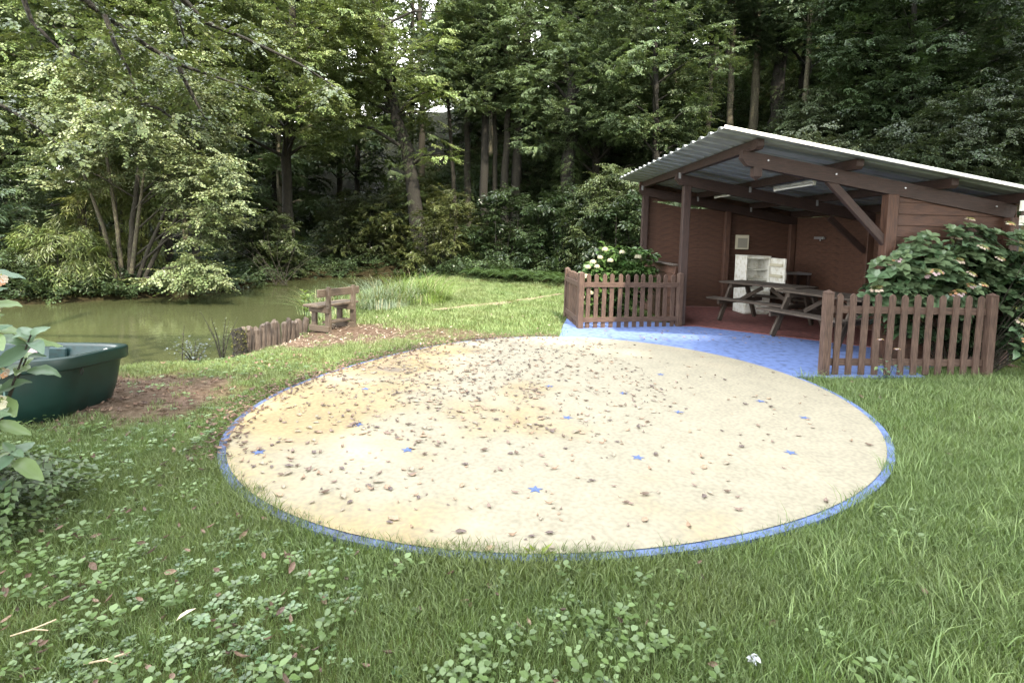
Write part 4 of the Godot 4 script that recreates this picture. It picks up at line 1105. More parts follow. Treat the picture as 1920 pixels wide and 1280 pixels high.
func make_shrubs() -> void:
	var dk_a := Color(0.017, 0.032, 0.013)
	var dk_b := Color(0.034, 0.053, 0.021)
	var ol_a := Color(0.048, 0.065, 0.020)
	var ol_b := Color(0.081, 0.095, 0.031)
	shrub("rhododendron_bush", "dark evergreen shrub behind the lawn, left of the ferns", "bush", -0.35, 20.0, 1.5, 3.4, 1.4, "s_gloss", 16, dk_a, dk_b)
	shrub("rhododendron_bush", "dark evergreen shrub behind the ferns", "bush", 1.6, 18.6, 1.6, 3.2, 1.3, "s_gloss", 16, dk_a, dk_b)
	shrub("rhododendron_bush", "dark evergreen shrub behind the cream hydrangea", "bush", 3.4, 16.4, 1.5, 3.0, 1.2, "s_gloss", 16, dk_a, dk_b)
	shrub("hazel_bush", "olive leafy shrub at the far end of the pond's right bank", "bush", -2.6, 20.4, 1.5, 3.6, 1.3, "s_round", 14, ol_a, ol_b)
	shrub("hazel_bush", "olive leafy shrub overhanging the far end of the pond", "bush", -4.2, 24.0, 1.9, 4.0, 1.4, "s_round", 13, ol_a, ol_b)
	shrub("hazel_bush", "dark shrub in the gap at the head of the pond", "bush", -6.7, 23.6, 1.9, 3.6, 1.4, "s_round", 13, Color(0.028, 0.043, 0.016), Color(0.053, 0.067, 0.021))
	shrub("hazel_bush", "dark shrub on the far bank behind the bench", "bush", -9.0, 19.6, 1.5, 2.8, 1.2, "s_round", 13, Color(0.027, 0.043, 0.016), Color(0.048, 0.065, 0.024))
	shrub("laurel_bush", "bluish green shrub at the left end of the far bank", "bush", -13.6, 12.8, 2.0, 3.6, 1.1, "s_gloss", 16, Color(0.043, 0.072, 0.044), Color(0.072, 0.104, 0.068))
	shrub("laurel_bush", "low leafy shrub touching the water below the bluish one", "bush", -11.6, 12.3, 1.0, 1.1, 0.6, "s_small", 40, Color(0.043, 0.072, 0.029), Color(0.076, 0.104, 0.049))
	shrub("bamboo_clump", "low rounded bamboo clump drooping to the water", "bamboo", -11.2, 13.2, 1.25, 1.95, 0.9, "s_bamboo", 26, Color(0.095, 0.138, 0.044), Color(0.152, 0.190, 0.074), "bamboo on the far bank", 0.9)
	shrub("bamboo_clump", "tall feathery bamboo behind the hazel stems", "bamboo", -11.2, 15.3, 1.3, 4.3, 1.0, "s_bamboo", 20, Color(0.114, 0.148, 0.044), Color(0.181, 0.205, 0.074), "bamboo on the far bank", 0.9)
	shrub("slope_bush", "grey-green leafy shrub right behind the shelter's high corner", "bush", 5.0, 15.6, 1.6, 3.2, 1.1, "s_round", 14, Color(0.038, 0.057, 0.025), Color(0.067, 0.091, 0.039))
	shrub("slope_bush", "grey-green leafy shrub above the middle of the shelter roof", "bush", 8.2, 15.8, 2.2, 3.4, 1.2, "s_round", 15, Color(0.062, 0.081, 0.041), Color(0.104, 0.124, 0.068))
	shrub("slope_bush", "dark leafy shrub above the low side of the shelter roof", "bush", 11.4, 14.6, 2.3, 3.6, 1.3, "s_round", 15, Color(0.038, 0.060, 0.029), Color(0.072, 0.095, 0.047))
	shrub("slope_bush", "leafy shrub on the slope at the right picture edge", "bush", 14.4, 14.6, 2.3, 4.0, 1.3, "s_round", 15, Color(0.038, 0.060, 0.029), Color(0.072, 0.095, 0.044))
	shrub("slope_bush", "pale leafed shrub between the ivy trunk and the shelter", "bush", 3.0, 17.6, 1.5, 4.0, 1.0, "s_round2", 14, Color(0.048, 0.072, 0.029), Color(0.085, 0.110, 0.049))
	shrub("slope_bush", "pale leafed shrub on the slope above the roof's middle, behind the lower ones", "bush", 9.6, 18.0, 2.0, 3.6, 1.2, "s_round2", 13, Color(0.057, 0.081, 0.039), Color(0.095, 0.124, 0.064))
	shrub("slope_bush", "leafy shrub on the slope behind the roof's high corner", "bush", 6.6, 17.6, 1.9, 3.4, 1.2, "s_round2", 13, Color(0.053, 0.076, 0.036), Color(0.091, 0.119, 0.059))
	shrub("slope_bush", "broad leafy shrub high on the slope in the upper right", "bush", 12.6, 18.2, 2.2, 3.8, 1.2, "s_round2", 13, Color(0.048, 0.072, 0.034), Color(0.085, 0.114, 0.054))
	var k := 0
	for q: Array in [[-0.55, 17.6, "fern clump at the left end of the ferns behind the lawn"], [0.3, 17.0, "largest fern clump in the middle behind the lawn"], [1.2, 16.4, "fern clump at the right end behind the lawn"]]:
		var t := thing("fern_clump", P(q[0], q[1], ground_y(q[0], q[1])), k, q[2], "fern", "ferns behind the lawn")
		for i in 5:
			var a := i * 2.4
			var f := obj("fronds", M.s_fern, t, Transform3D(Basis(Vector3.UP, a).scaled(Vector3.ONE * R(0.85, 1.35)), Vector3(cos(a), 0, sin(a)) * 0.33 * sqrt(i)))
			f.material_override = M.fern
		k += 1
	# tall arching grass beside the bench
	for q: Array in [[-2.7, 11.3, 0.72, "blue-green arching grass clump right of the bench", Color(0.143, 0.190, 0.128), 0], [-2.05, 11.9, 0.8, "bright green tall grass clump behind the bench's right end", Color(0.114, 0.181, 0.029), 1], [-3.5, 10.7, 0.6, "grass clump seen through the bench", Color(0.104, 0.157, 0.059), 2]]:
		var t := thing("grass_clump", P(q[0], q[1], ground_y(q[0], q[1])), 0.0, q[3], "grass clump", "tall grasses on the pond bank")
		var b := MB.new()
		for i in 620:
			var a := R(0, TAU)
			var base := Vector3(cos(a), 0, sin(a) * 0.7) * 0.72 * sqrt(rng.randf())
			var h: float = q[2] * R(0.55, 1.1)
			var lean := Vector3(base.x * 0.6 + R(-0.3, 0.3), 0, base.z * 0.6 + R(-0.3, 0.3))
			var tt := Vector3(cos(a + 1.3), 0, sin(a + 1.3)) * 0.0055
			var p0 := base
			var c: Color = q[4] * R(0.75, 1.25)
			if rng.randf() < 0.12: c = Color(0.333, 0.296, 0.177)
			b.col = c
			var prev := -1
			for s in 5:
				var f := s / 4.0
				var p := base + lean * f * f * 1.3 + Vector3.UP * h * (f * 1.35 - 0.45 * f * f * (1.0 + lean.length()))
				var ww := tt * (1.0 - f * 0.85)
				var i0 := b.add(p - ww, (Vector3.UP + lean).normalized())
				b.add(p + ww, (Vector3.UP + lean).normalized())
				if prev >= 0: b.ix.append_array([prev, i0, prev + 1, prev + 1, i0, i0 + 1])
				prev = i0
		obj("foliage", b.mesh(M.blade), t).set_meta("kind", "stuff")
	# sapling behind the bench, thorny weed by the stakes
	for q: Array in [[-3.55, 9.3, 0.75, "young leafy sapling left of the bench", "sapling", Color(0.124, 0.181, 0.049)], [-3.62, 6.75, 0.62, "thin dark bramble shoots beside the log stakes", "bramble", Color(0.048, 0.062, 0.029)], [-4.1, 6.7, 0.7, "tall thin weed stalk at the water's edge", "weed", Color(0.048, 0.048, 0.028)], [-3.85, 6.55, 0.3, "low bluish bush at the water's edge", "bush", Color(0.057, 0.072, 0.078)]]:
		var t := thing("%s_plant" % q[4], P(q[0], q[1], ground_y(q[0], q[1])), 0.0, q[3], q[4])
		var b := MB.new()
		var n: int = 2 if q[4] == "sapling" else (1 if q[4] == "weed" else 7)
		var w := []
		var c := []
		for i in n:
			var lx := Vector3(R(-0.25, 0.25), 0, R(-0.25, 0.25)) * (0.4 if n < 3 else 1.2)
			var h: float = q[2] * R(0.7, 1.05)
			b.tube([Vector3(0, -0.03, 0), lx * 0.4 + Vector3(0, h * 0.55, 0), lx + Vector3(0, h, 0)], [0.007, 0.005, 0.002], 4, false)
			for s in (16 if q[4] != "bush" else 26):
				var f := R(0.3 if n < 3 else 0.1, 1.0)
				var a := R(0, TAU)
				w.append(Transform3D(basis_along(Vector3(cos(a), R(-0.2, 0.5), sin(a))) * (R(2.6, 4.0) if q[4] == "sapling" else R(0.7, 1.3)), lx * f * f + Vector3(0, h * f, 0) + (Vector3(R(-1, 1), 0, R(-1, 1)) * 0.12 if q[4] == "bush" else Vector3.ZERO)))
				c.append(tint(q[5], q[5] * 1.4))
		obj("stem", b.mesh(M.bark_dark), t)
		copies("leaves", M.m_chip, w, c, t)
	# bare fallen twigs in the dark gap over the water
	var tw := thing("dead_branch", P(-7.4, 17.2, -0.25), 0.0, "tangle of bare dead twigs over the dark water", "branch")
	for i in 16:
		var b := MB.new()
		var a := R(-1.2, 1.2)
		var l := R(1.0, 2.2)
		var e := Vector3(sin(a) * l, R(0.5, 1.5), R(-0.3, 0.5))
		b.tube([Vector3(R(-0.3, 0.3), 0, 0), e * 0.5 + Vector3(R(-0.1, 0.1), 0.15, 0), e, e * 1.25 + Vector3(0.1, -0.1, 0)], [0.011, 0.007, 0.004, 0.002], 4, false)
		obj("twig", b.mesh(M.bark), tw)

# hydrangeas: shoots with a whorl of large leaves and flat flower heads
func hyd_leaf(k: int) -> Mesh:
	var key := "hl%d" % k
	if not meshes.has(key):
		var b := MB.new()
		var L := 0.135
		var Wd := 0.088
		var n := 7
		for i in n:
			var u := i / float(n - 1)
			var w := Wd * 0.5 * pow(sin(PI * clampf(u * 0.93 + 0.035, 0, 1)), 0.8) * (1.05 - 0.3 * u)
			var y := -0.035 * u * u * (1 + 0.5 * (k % 3)) + 0.01 * sin(u * 5.0 + k)
			for s: float in [-1.0, -0.5, 0.0, 0.5, 1.0]:
				var g := 1.0 if absf(s) > 0.1 else 1.25
				b.col = Color(g, g, g)
				b.add(Vector3(u * L, y + absf(s) * w * 0.28 + 0.006 * (i % 2) * absf(s), s * w), Vector3.UP)
		for i in n - 1:
			for j in 4:
				var p := i * 5 + j
				b.ix.append_array([p, p + 1, p + 5, p + 1, p + 6, p + 5])
		for q in b.n.size(): b.n[q] = Vector3.ZERO
		for q in range(0, b.ix.size(), 3):
			var nn := (b.v[b.ix[q + 2]] - b.v[b.ix[q]]).cross(b.v[b.ix[q + 1]] - b.v[b.ix[q]])
			for m in 3: b.n[b.ix[q + m]] += nn
		for q in b.n.size(): b.n[q] = b.n[q].normalized()
		meshes[key] = b.mesh(M["hyd_%d" % (k % 4)])
	return meshes[key]
func flower(k: int, lace: bool) -> Mesh:
	var key := "fl%d%s" % [k, lace]
	if not meshes.has(key):
		var b := MB.new()
		var n := 11 if lace else 46
		for i in n:
			var a := i * 2.39996
			var c: Vector3
			if lace: c = Vector3(cos(a) * R(0.045, 0.07), R(0.0, 0.015), sin(a) * R(0.045, 0.07))
			else:
				var y := 1.0 - i / float(n) * 1.3
				var rr := sqrt(maxf(0, 1 - y * y))
				c = Vector3(cos(a) * rr, y * 0.75, sin(a) * rr) * 0.062
			var up := (Vector3.UP * (1.5 if lace else 0.1) + c.normalized()).normalized()
			var s0 := up.cross(Vector3(0.3, 0.1, 1)).normalized()
			var t0 := up.cross(s0)
			var g := R(0.85, 1.1)
			b.col = [Color(0.4, 0.33, 0.26), Color(0.4, 0.38, 0.27), Color(0.4, 0.3, 0.31)][k % 3] * g
			if lace and rng.randf() < 0.2: b.col = Color(0.4, 0.22, 0.12)
			for p in 4:
				var q := p * PI / 2 + i
				b.leaf(c, s0 * cos(q) + t0 * sin(q) + up * R(-0.1, 0.35), up, 0.02 * R(0.8, 1.15), 0.022, 0.1, 0.25, true)
		if lace:
			for i in 40:
				var a := i * 2.39996
				var r := 0.045 * sqrt(i / 40.0)
				b.col = Color(0.3, 0.3, 0.1) * R(0.7, 1.2)
				b.leaf(Vector3(cos(a) * r, 0.012, sin(a) * r), Vector3(cos(a), 1, sin(a)), Vector3(1, 0.2, 0), 0.012, 0.01, 0.2, 0.1, false)
		meshes[key] = b.mesh(M.petal)
	return meshes[key]
func shoot(t: Node3D, at: Vector3, out: Vector3, n: int, scale: float, foot: Vector3, head: int, lace := true) -> int:
	var b := MB.new()
	var mid := foot.lerp(at, 0.6) + Vector3(0, 0.06, 0)
	b.tube([foot, mid, at], [0.007, 0.006, 0.004], 5, false)
	obj("stem", b.mesh(M.bark), t)
	var up := (Vector3.UP * 1.2 + out).normalized()
	var s0 := up.cross(Vector3(0.31, 0.2, 1)).normalized()
	var t0 := up.cross(s0)
	var a0 := R(0, TAU)
	for i in n:
		var lvl := i / 2
		var a := a0 + (i % 2) * PI + lvl * PI / 2 + R(-0.25, 0.25)
		var d := (s0 * cos(a) + t0 * sin(a) + up * (0.7 - 0.33 * lvl)).normalized()
		var sc := scale * (0.55 + 0.25 * lvl) * R(0.9, 1.15)
		obj("leaf", hyd_leaf(rng.randi() % 8), t, Transform3D(basis_along(d, up) * minf(sc, scale * 1.15), at - up * (0.01 + 0.035 * lvl) * scale))
	if head >= 0: obj("flower_head", flower(head, lace), t, Transform3D(basis_along(s0, up) * R(0.8, 1.15), at + up * 0.07))
	return n
func make_hydrangeas() -> void:
	# large one behind the right fence
	var o := P(5.75, 6.85, 0)
	var t := thing("hydrangea_bush", o, 0.0, "large leafy hydrangea with faded pinkish lacecaps behind the nearer fence", "hydrangea", "hydrangeas by the shelter")
	var total := 0
	var k := 0
	while total < 294:
		k += 1
		var u := R(-1, 1)
		var vv := R(-0.9, 1)
		if u * u + vv * vv > 1.0: continue
		var c := Vector3(u * 1.22, 1.02 + vv * 0.84 + 0.1 * u, 0)
		c.z = -0.03 + 0.3 * sqrt(1 - u * u - vv * vv) * R(0.2, 1.0) - 0.05
		if c.x > 0.2: c.z += 0.55 * smoothstep(0.05, 0.35, c.x)
		var out := Vector3(u * 0.9, vv * 0.5 + 0.35, 0.9).normalized()
		if c.y < 0.75 and c.x < 0.05: continue
		total += shoot(t, c, out, 6, R(0.95, 1.25), Vector3(u * 0.25, 0, -0.02 + 0.3 * maxf(u, 0)), k % 3 if k % 3 != 1 else -1)
	var w := []
	var cc := []
	for i in 330:
		var u := R(-1, 1)
		var vv := R(-0.95, 0.85)
		if u * u + vv * vv > 0.85: continue
		var a := R(0, TAU)
		w.append(Transform3D(basis_along(Vector3(cos(a), R(-0.3, 0.5), sin(a))) * R(0.8, 1.1), Vector3(u * 1.15, 0.92 + vv * 0.75, R(-0.15, 0.05) + (0.45 * smoothstep(0.1, 0.4, u) * rng.randf()))))
		cc.append(tint(Color(0.03, 0.06, 0.025), Color(0.05, 0.085, 0.04)))
	copies("foliage", M.s_hyd, w, cc, t)
	var wb := MB.new()
	for i in 8:
		var a := i * PI / 2 + (i / 2) * 0.8 + R(-0.2, 0.2)
		var g := R(0.8, 1.2)
		wb.col = Color(g, g, g)
		wb.leaf(Vector3.ZERO, Vector3(cos(a), 0.75 - 0.2 * (i / 2), sin(a)), Vector3.UP, 0.09 + 0.02 * (i / 2), 0.06 + 0.012 * (i / 2), 0.16, 0.2, true)
	var whorl := wb.mesh(M.leaf_gloss)
	w = []
	cc = []
	for i in 420:
		var u := R(-1, 1)
		var vv := R(-0.9, 1)
		if u * u + vv * vv > 1.0: continue
		var c := Vector3(u * 1.28, 1.0 + vv * 0.82 + 0.1 * u, -0.06 + 0.3 * sqrt(1 - u * u - vv * vv) * R(0.4, 1.0))
		if c.x > 0.2: c.z += 0.5 * smoothstep(0.05, 0.35, c.x) * rng.randf()
		if c.y < 0.7 and c.x < 0.05: continue
		var up := Vector3(u * 0.6 + R(-0.3, 0.3), 1.1, 0.55 + R(-0.3, 0.3)).normalized()
		w.append(Transform3D(basis_along(up.cross(Vector3(R(-1, 1), 0.3, 1)).normalized(), up) * R(0.8, 1.25), c))
		cc.append(tint(Color(0.075, 0.125, 0.065), Color(0.12, 0.17, 0.085)))
	copies("leaves", whorl, w, cc, t)
	for i in 9:
		var u := R(-0.85, 0.95)
		var vv := R(-0.2, 0.95) * sqrt(1 - u * u)
		var z := 0.12 + 0.3 * sqrt(maxf(0, 1 - u * u - vv * vv)) + (0.5 * smoothstep(0.05, 0.35, u * 1.28) if u > 0.1 else 0.0)
		obj("flower_head", flower(i % 3, true), t, Transform3D(basis_along(Vector3(1, R(-0.2, 0.2), R(-0.3, 0.3)), Vector3(R(-0.3, 0.3), 1, 0.6).normalized()) * R(0.7, 1.05), Vector3(u * 1.26, 1.06 + vv * 0.82 + 0.1 * u, z)))
	# mophead one behind the left fence
	t = thing("hydrangea_bush", P(1.95, 10.55, 0), 0.0, "hydrangea with cream flower balls between the far fence and the woods", "hydrangea", "hydrangeas by the shelter")
	w = []
	cc = []
	for i in 420:
		var d := Vector3(rng.randfn(), rng.randfn(), rng.randfn()).normalized() * pow(rng.randf(), 0.35)
		var a := R(0, TAU)
		w.append(Transform3D(basis_along(Vector3(d.x + cos(a) * 0.5, 0.25, d.z + sin(a) * 0.5)) * R(0.6, 1.0), Vector3(d.x * 0.62, 0.72 + d.y * 0.72, d.z * 0.4) + Vector3(0.1 + 0.16 * d.y, 0, 0)))
		cc.append(tint(Color(0.05, 0.1, 0.028), Color(0.085, 0.14, 0.045)))
	copies("foliage", M.s_hyd, w, cc, t)
	for p: Array in [[-0.52, 0.98, 0.3], [-0.43, 1.08, 0.32], [-0.36, 1.0, 0.38], [-0.3, 1.17, 0.33], [-0.12, 1.12, 0.4], [0.1, 1.28, 0.38], [-0.55, 0.8, 0.3], [-0.2, 1.32, 0.25], [-0.58, 0.62, 0.3], [-0.46, 0.5, 0.36], [0.42, 1.2, 0.3], [-0.6, 0.4, 0.25]]:
		obj("flower_head", flower(1, false), t, Transform3D(Basis() * R(0.8, 1.1), Vector3(p[0], p[1], p[2])))
	# nearest one at the left picture edge
	t = thing("hydrangea_bush", P(-2.93, 2.75, 0), 0.0, "nearest hydrangea with cream lacecaps at the left picture edge", "hydrangea")
	for p: Array in [[0.36, 1.2, 0.1, 0], [0.25, 1.34, 0.0, 1], [0.42, 1.02, 0.15, -1], [0.52, 0.98, 0.05, -1], [0.18, 1.08, 0.2, 1], [0.3, 0.86, 0.2, 0], [0.46, 0.62, 0.2, 1], [0.34, 0.5, 0.25, -1], [0.22, 0.66, 0.25, 0], [0.5, 0.42, 0.15, -1], [0.1, 0.9, 0.1, 1], [0.1, 0.4, 0.25, -1], [0.05, 1.22, 0.05, 0], [-0.2, 1.1, 0.1, 1], [-0.25, 0.75, 0.2, 0], [-0.2, 0.45, 0.2, 2], [0.42, 0.28, 0.2, -1], [0.25, 0.26, 0.3, -1], [-0.4, 1.0, 0.0, 1], [-0.45, 0.6, 0.1, -1], [0.3, 1.05, 0.05, 1], [0.38, 0.74, 0.1, 0], [0.15, 0.78, 0.3, -1], [0.05, 0.6, 0.3, 0], [0.3, 0.4, 0.3, 1], [0.2, 1.2, 0.15, 0], [0.45, 0.85, 0.0, -1]]:
		var c := Vector3(p[0], p[1], p[2])
		shoot(t, c, Vector3(p[0], 0.4, 0.5).normalized(), 6, R(0.8, 1.1), Vector3(p[0] * 0.3, 0, 0), p[3])
	w = []
	cc = []
	for i in 150:
		w.append(Transform3D(basis_along(Vector3(R(-1, 1), R(-0.1, 0.5), R(-1, 1))) * R(0.6, 1.0), Vector3(R(-0.5, 0.5), R(0.05, 0.3), R(-0.2, 0.45))))
		cc.append(tint(Color(0.06, 0.1, 0.03), Color(0.1, 0.15, 0.05)))
	copies("foliage", M.s_small, w, cc, t)
	# small rose shoot in front of the right fence
	t = thing("rose_plant", P(4.38, 6.2, 0.0), 0.0, "small pink-flowered plant growing against the nearer fence", "plant")
	var rb := MB.new()
	rb.tube([Vector3(0, 0, 0), Vector3(0.03, 0.15, 0.03), Vector3(-0.01, 0.3, 0.04), Vector3(0.05, 0.36, 0.05)], [0.005, 0.004, 0.003, 0.002], 4, false)
	rb.tube([Vector3(0, 0, 0), Vector3(-0.08, 0.18, 0.03), Vector3(-0.12, 0.3, 0.04)], [0.005, 0.004, 0.002], 4, false)
	obj("stem", rb.mesh(M.bark), t)
	for i in 22: obj("leaf", hyd_leaf(i % 8), t, Transform3D(basis_along(Vector3(R(-1, 1), R(-0.2, 0.5), R(0, 1))) * R(0.35, 0.55), Vector3(R(-0.16, 0.08), R(0.03, 0.26), R(0.02, 0.06))))
	for p: Vector3 in [Vector3(0.05, 0.37, 0.05), Vector3(-0.13, 0.47, 0.02)]: obj("flower_head", flower(2, true), t, Transform3D(Basis() * 0.5, p))

func make_overhang() -> void:
	var t := thing("overhanging_tree", P(-7.6, 4.0, ground_y(-7.6, 4.0)), 0.0, "near tree whose dark leafy boughs hang across the upper left", "tree")
	var o := t.position
	var b := MB.new()
	b.tube([Vector3(0, -0.3, 0), Vector3(0.1, 1.8, -0.1), Vector3(0.5, 3.6, -0.2), Vector3(0.9, 5.0, -0.5), Vector3(1.0, 8.0, -0.6)], [0.26, 0.2, 0.17, 0.14, 0.06], 12, true, 0.1)
	var fork := o + Vector3(0.9, 5.0, -0.5)
	obj("trunk", b.mesh(M.bark_dark), t)
	var limbs := [
		[P(-6.7, 4.5, 5.0), P(-4.38, 5.40, 3.98), P(-4.36, 5.60, 3.77), P(-4.30, 5.80, 3.70), P(-3.97, 6.00, 3.45), P(-3.72, 6.20, 3.32), P(-3.38, 6.40, 3.24), P(-2.92, 6.60, 3.10)],
		[P(-4.15, 5.60, 3.63), P(-4.08, 5.63, 3.37), P(-3.97, 5.67, 3.12), P(-3.89, 5.70, 2.81)],
		[P(-6.7, 4.5, 5.0), P(-3.59, 5.60, 4.10), P(-3.50, 5.84, 3.89), P(-3.44, 6.08, 3.77), P(-3.09, 6.32, 3.68), P(-2.58, 6.56, 3.49), P(-2.15, 6.80, 3.25)],
		[P(-6.9, 4.3, 4.4), P(-5.25, 5.20, 2.85), P(-4.98, 5.33, 2.66), P(-4.85, 5.47, 2.55), P(-4.67, 5.60, 2.35)],
		[P(-3.60, 5.90, 3.23), P(-3.54, 5.97, 3.03), P(-3.42, 6.03, 2.76), P(-3.34, 6.10, 2.63)],
		[P(-3.89, 5.70, 2.81), P(-3.74, 5.80, 2.76), P(-3.58, 5.90, 2.62)],
		[P(-3.28, 5.20, 3.87), P(-3.29, 5.40, 3.56), P(-3.33, 5.60, 3.33)],
		[P(-4.67, 5.20, 3.79), P(-4.65, 5.33, 3.45), P(-4.51, 5.47, 3.25), P(-4.30, 5.60, 3.15)],
	]
	var w := []
	var c := []
	for l: Array in limbs:
		var lb := MB.new()
		var rad := []
		var thick := 0.05 if l.size() > 5 else 0.026
		for i in l.size(): rad.append(lerpf(thick, 0.006, i / float(l.size() - 1)))
		var pts := l.map(func(p): return p - o)
		lb.tube(pts, rad, 7, false, 0.15)
		obj("limb", lb.mesh(M.bark_dark), t)
		for i in pts.size() - 1:
			var seg: float = pts[i].distance_to(pts[i + 1])
			if seg > 1.2: continue
			for k in int(seg * 20) + 2:
				var p: Vector3 = pts[i].lerp(pts[i + 1], rng.randf())
				var a := R(0, TAU)
				var dir := Vector3(cos(a), R(-0.7, 0.35), sin(a)).normalized()
				w.append(Transform3D(basis_along(dir, Vector3(R(-0.4, 0.4), 1, R(-0.4, 0.4)).normalized()) * R(0.4, 0.7), p + dir * R(0.0, 0.5)))
				c.append(tint(Color(0.04, 0.062, 0.024), Color(0.085, 0.11, 0.045), 0.25))
	copies("crown", M.s_near, w, c, t)

# ------------------------------------------------------------------ lawn, leaves, litter
func near_left(x: float, d: float) -> float:
	return (1.0 - smoothstep(3.0, 3.9, d)) * smoothstep(-2.6, -1.6, x) * (1.0 - smoothstep(0.2, 1.3, x))
func make_lawn() -> void:
	var gr := func(x: float, d: float) -> float:
		if in_hard(x, d, lerpf(-0.06, -0.11, near_left(x, d)) + 0.04 * nz.get_noise_2d(x * 200, d * 200)): return 0.0
		if shore(x, d) < 0.22: return 0.0
		if d > 10.4 and d < 14.2 and absf(x - (-0.95 + (d - 11.2) * 0.84)) < 0.16: return 0.22
		return 1.0 - 0.96 * soil_zone(x, d)
	var ga := Color(0.115, 0.185, 0.054)
	var gb := Color(0.185, 0.25, 0.095)
	for q: Array in [[0.7, 4.2, 0.036, "g_lawn", "lawn_near"], [4.2, 8.6, 0.06, "g_lawn", "lawn_middle"], [8.6, 19.5, 0.11, "g_far", "lawn_far"]]:
		var w := []
		var c := []
		var wl := []
		var cl := []
		var d: float = q[0]
		while d < q[1]:
			var lim := d * 1.0 + 1.3
			var x: float = -lim
			while x < lim:
				var px: float = x + R(-0.5, 0.5) * q[2]
				var pd: float = d + R(-0.5, 0.5) * q[2]
				x += q[2]
				if px < -9.0 or px > 8.5 or (pd > 9 and (px > 2.9 or px < -4.6)): continue
				if rng.randf() > gr.call(px, pd): continue
				var n := nz.get_noise_2d(px * 70, pd * 70)
				var n2 := nz.get_noise_2d(px * 25 + 50, pd * 25)
				# left half is thin and weedy, the right lush
				var lush := smoothstep(-1.0, 2.2, px + n2 * 1.5)
				if pd < 8.6 and rng.randf() > 0.85 + 0.3 * lush + 0.35 * n: continue
				var s: float = R(0.7, 1.25) * (0.95 + 0.35 * lush + 0.25 * n)
				if pd > 8.6: s = R(0.7, 1.1)
				if pad_gap(px, pd) < 0.24: s *= lerpf(0.95, 1.25, near_left(px, pd))
				var col := tint(ga, gb, 0.2)
				col = col.lerp(Color(0.17, 0.165, 0.075), clampf(0.35 * n - 0.1 + 0.2 * (1 - lush), 0, 0.6))
				var tr := Transform3D(Basis(Vector3.UP, R(0, TAU)) * Basis(Vector3.RIGHT, R(-0.15, 0.15)) * s, P(px, pd, ground_y(px, pd) - 0.004))
				if lush > 0.5 and rng.randf() < 0.07 and pd < 8.6:
					wl.append(tr); cl.append(col)
				else:
					w.append(tr); c.append(col)
			d += q[2]
		tag(copies("%s_grass" % q[4], M[q[3]], w, c), ["short mown grass in the foreground", "short mown grass around the terrace", "sunlit lawn beyond the terrace"][0 if q[0] < 2 else (1 if q[0] < 5 else 2)])
		if wl.size(): tag(copies("%s_long_grass" % q[4], M.g_long, wl, cl), "longer grass blades in the lush part of the lawn, %s" % ("foreground" if q[0] < 2 else "beside the fence"))
	# weeds
	var w := []
	var c := []
	var w2 := []
	var c2 := []
	for k in 13000:
		var d := 1.2 + 7.2 * pow(rng.randf(), 1.5)
		var x := R(-1.0, 0.75) * (d * 1.0 + 0.2)
		if in_hard(x, d, 0.03) or shore(x, d) < 0.3: continue
		if soil_zone(x, d) > 0.5 and rng.randf() < 0.68: continue
		var n := nz.get_noise_2d(x * 55 + 200, d * 55)
		var p := smoothstep(1.3, -1.6, x + 0.2 * d * 0.3) * 0.75 * smoothstep(-0.35, 0.4, n + 0.6 * nz.get_noise_2d(x * 300, d * 300))
		if rng.randf() > p: 
			if rng.randf() < 0.12 and n > -0.2:
				w2.append(Transform3D(Basis(Vector3.UP, R(0, TAU)) * R(0.7, 1.3), P(x, d, ground_y(x, d))))
				c2.append(tint(Color(0.08, 0.13, 0.035), Color(0.12, 0.18, 0.06)))
			continue
		w.append(Transform3D(Basis(Vector3.UP, R(0, TAU)) * Basis(Vector3.RIGHT, R(-0.25, 0.25)) * R(0.25, 0.6), P(x, d, ground_y(x, d) + R(0.005, 0.03))))
		c.append(tint(Color(0.065, 0.115, 0.05), Color(0.14, 0.19, 0.085), 0.3))
	tag(copies("weeds", M.w_rosette, w, c), "broad-leaved weeds spreading through the lawn at left")
	tag(copies("clover_weeds", M.w_clover, w2, c2), "small clover leaves scattered through the grass")
	# one bright weed at the terrace edge
	var t := thing("thistle_weed", P(0.16, 2.5, 0.0), 0.0, "bright green weed growing at the terrace's near edge", "weed")
	for i in 12:
		var a := TAU * i / 12
		var b := MB.new()
		b.col = Color(0.16, 0.2, 0.03) * R(0.8, 1.2)
		b.leaf(Vector3.ZERO, Vector3(cos(a), R(0.4, 1.6), sin(a)), Vector3.UP, R(0.06, 0.11), R(0.018, 0.028), 0.15, 0.3)
		obj("leaf", b.mesh(M.leaf), t)

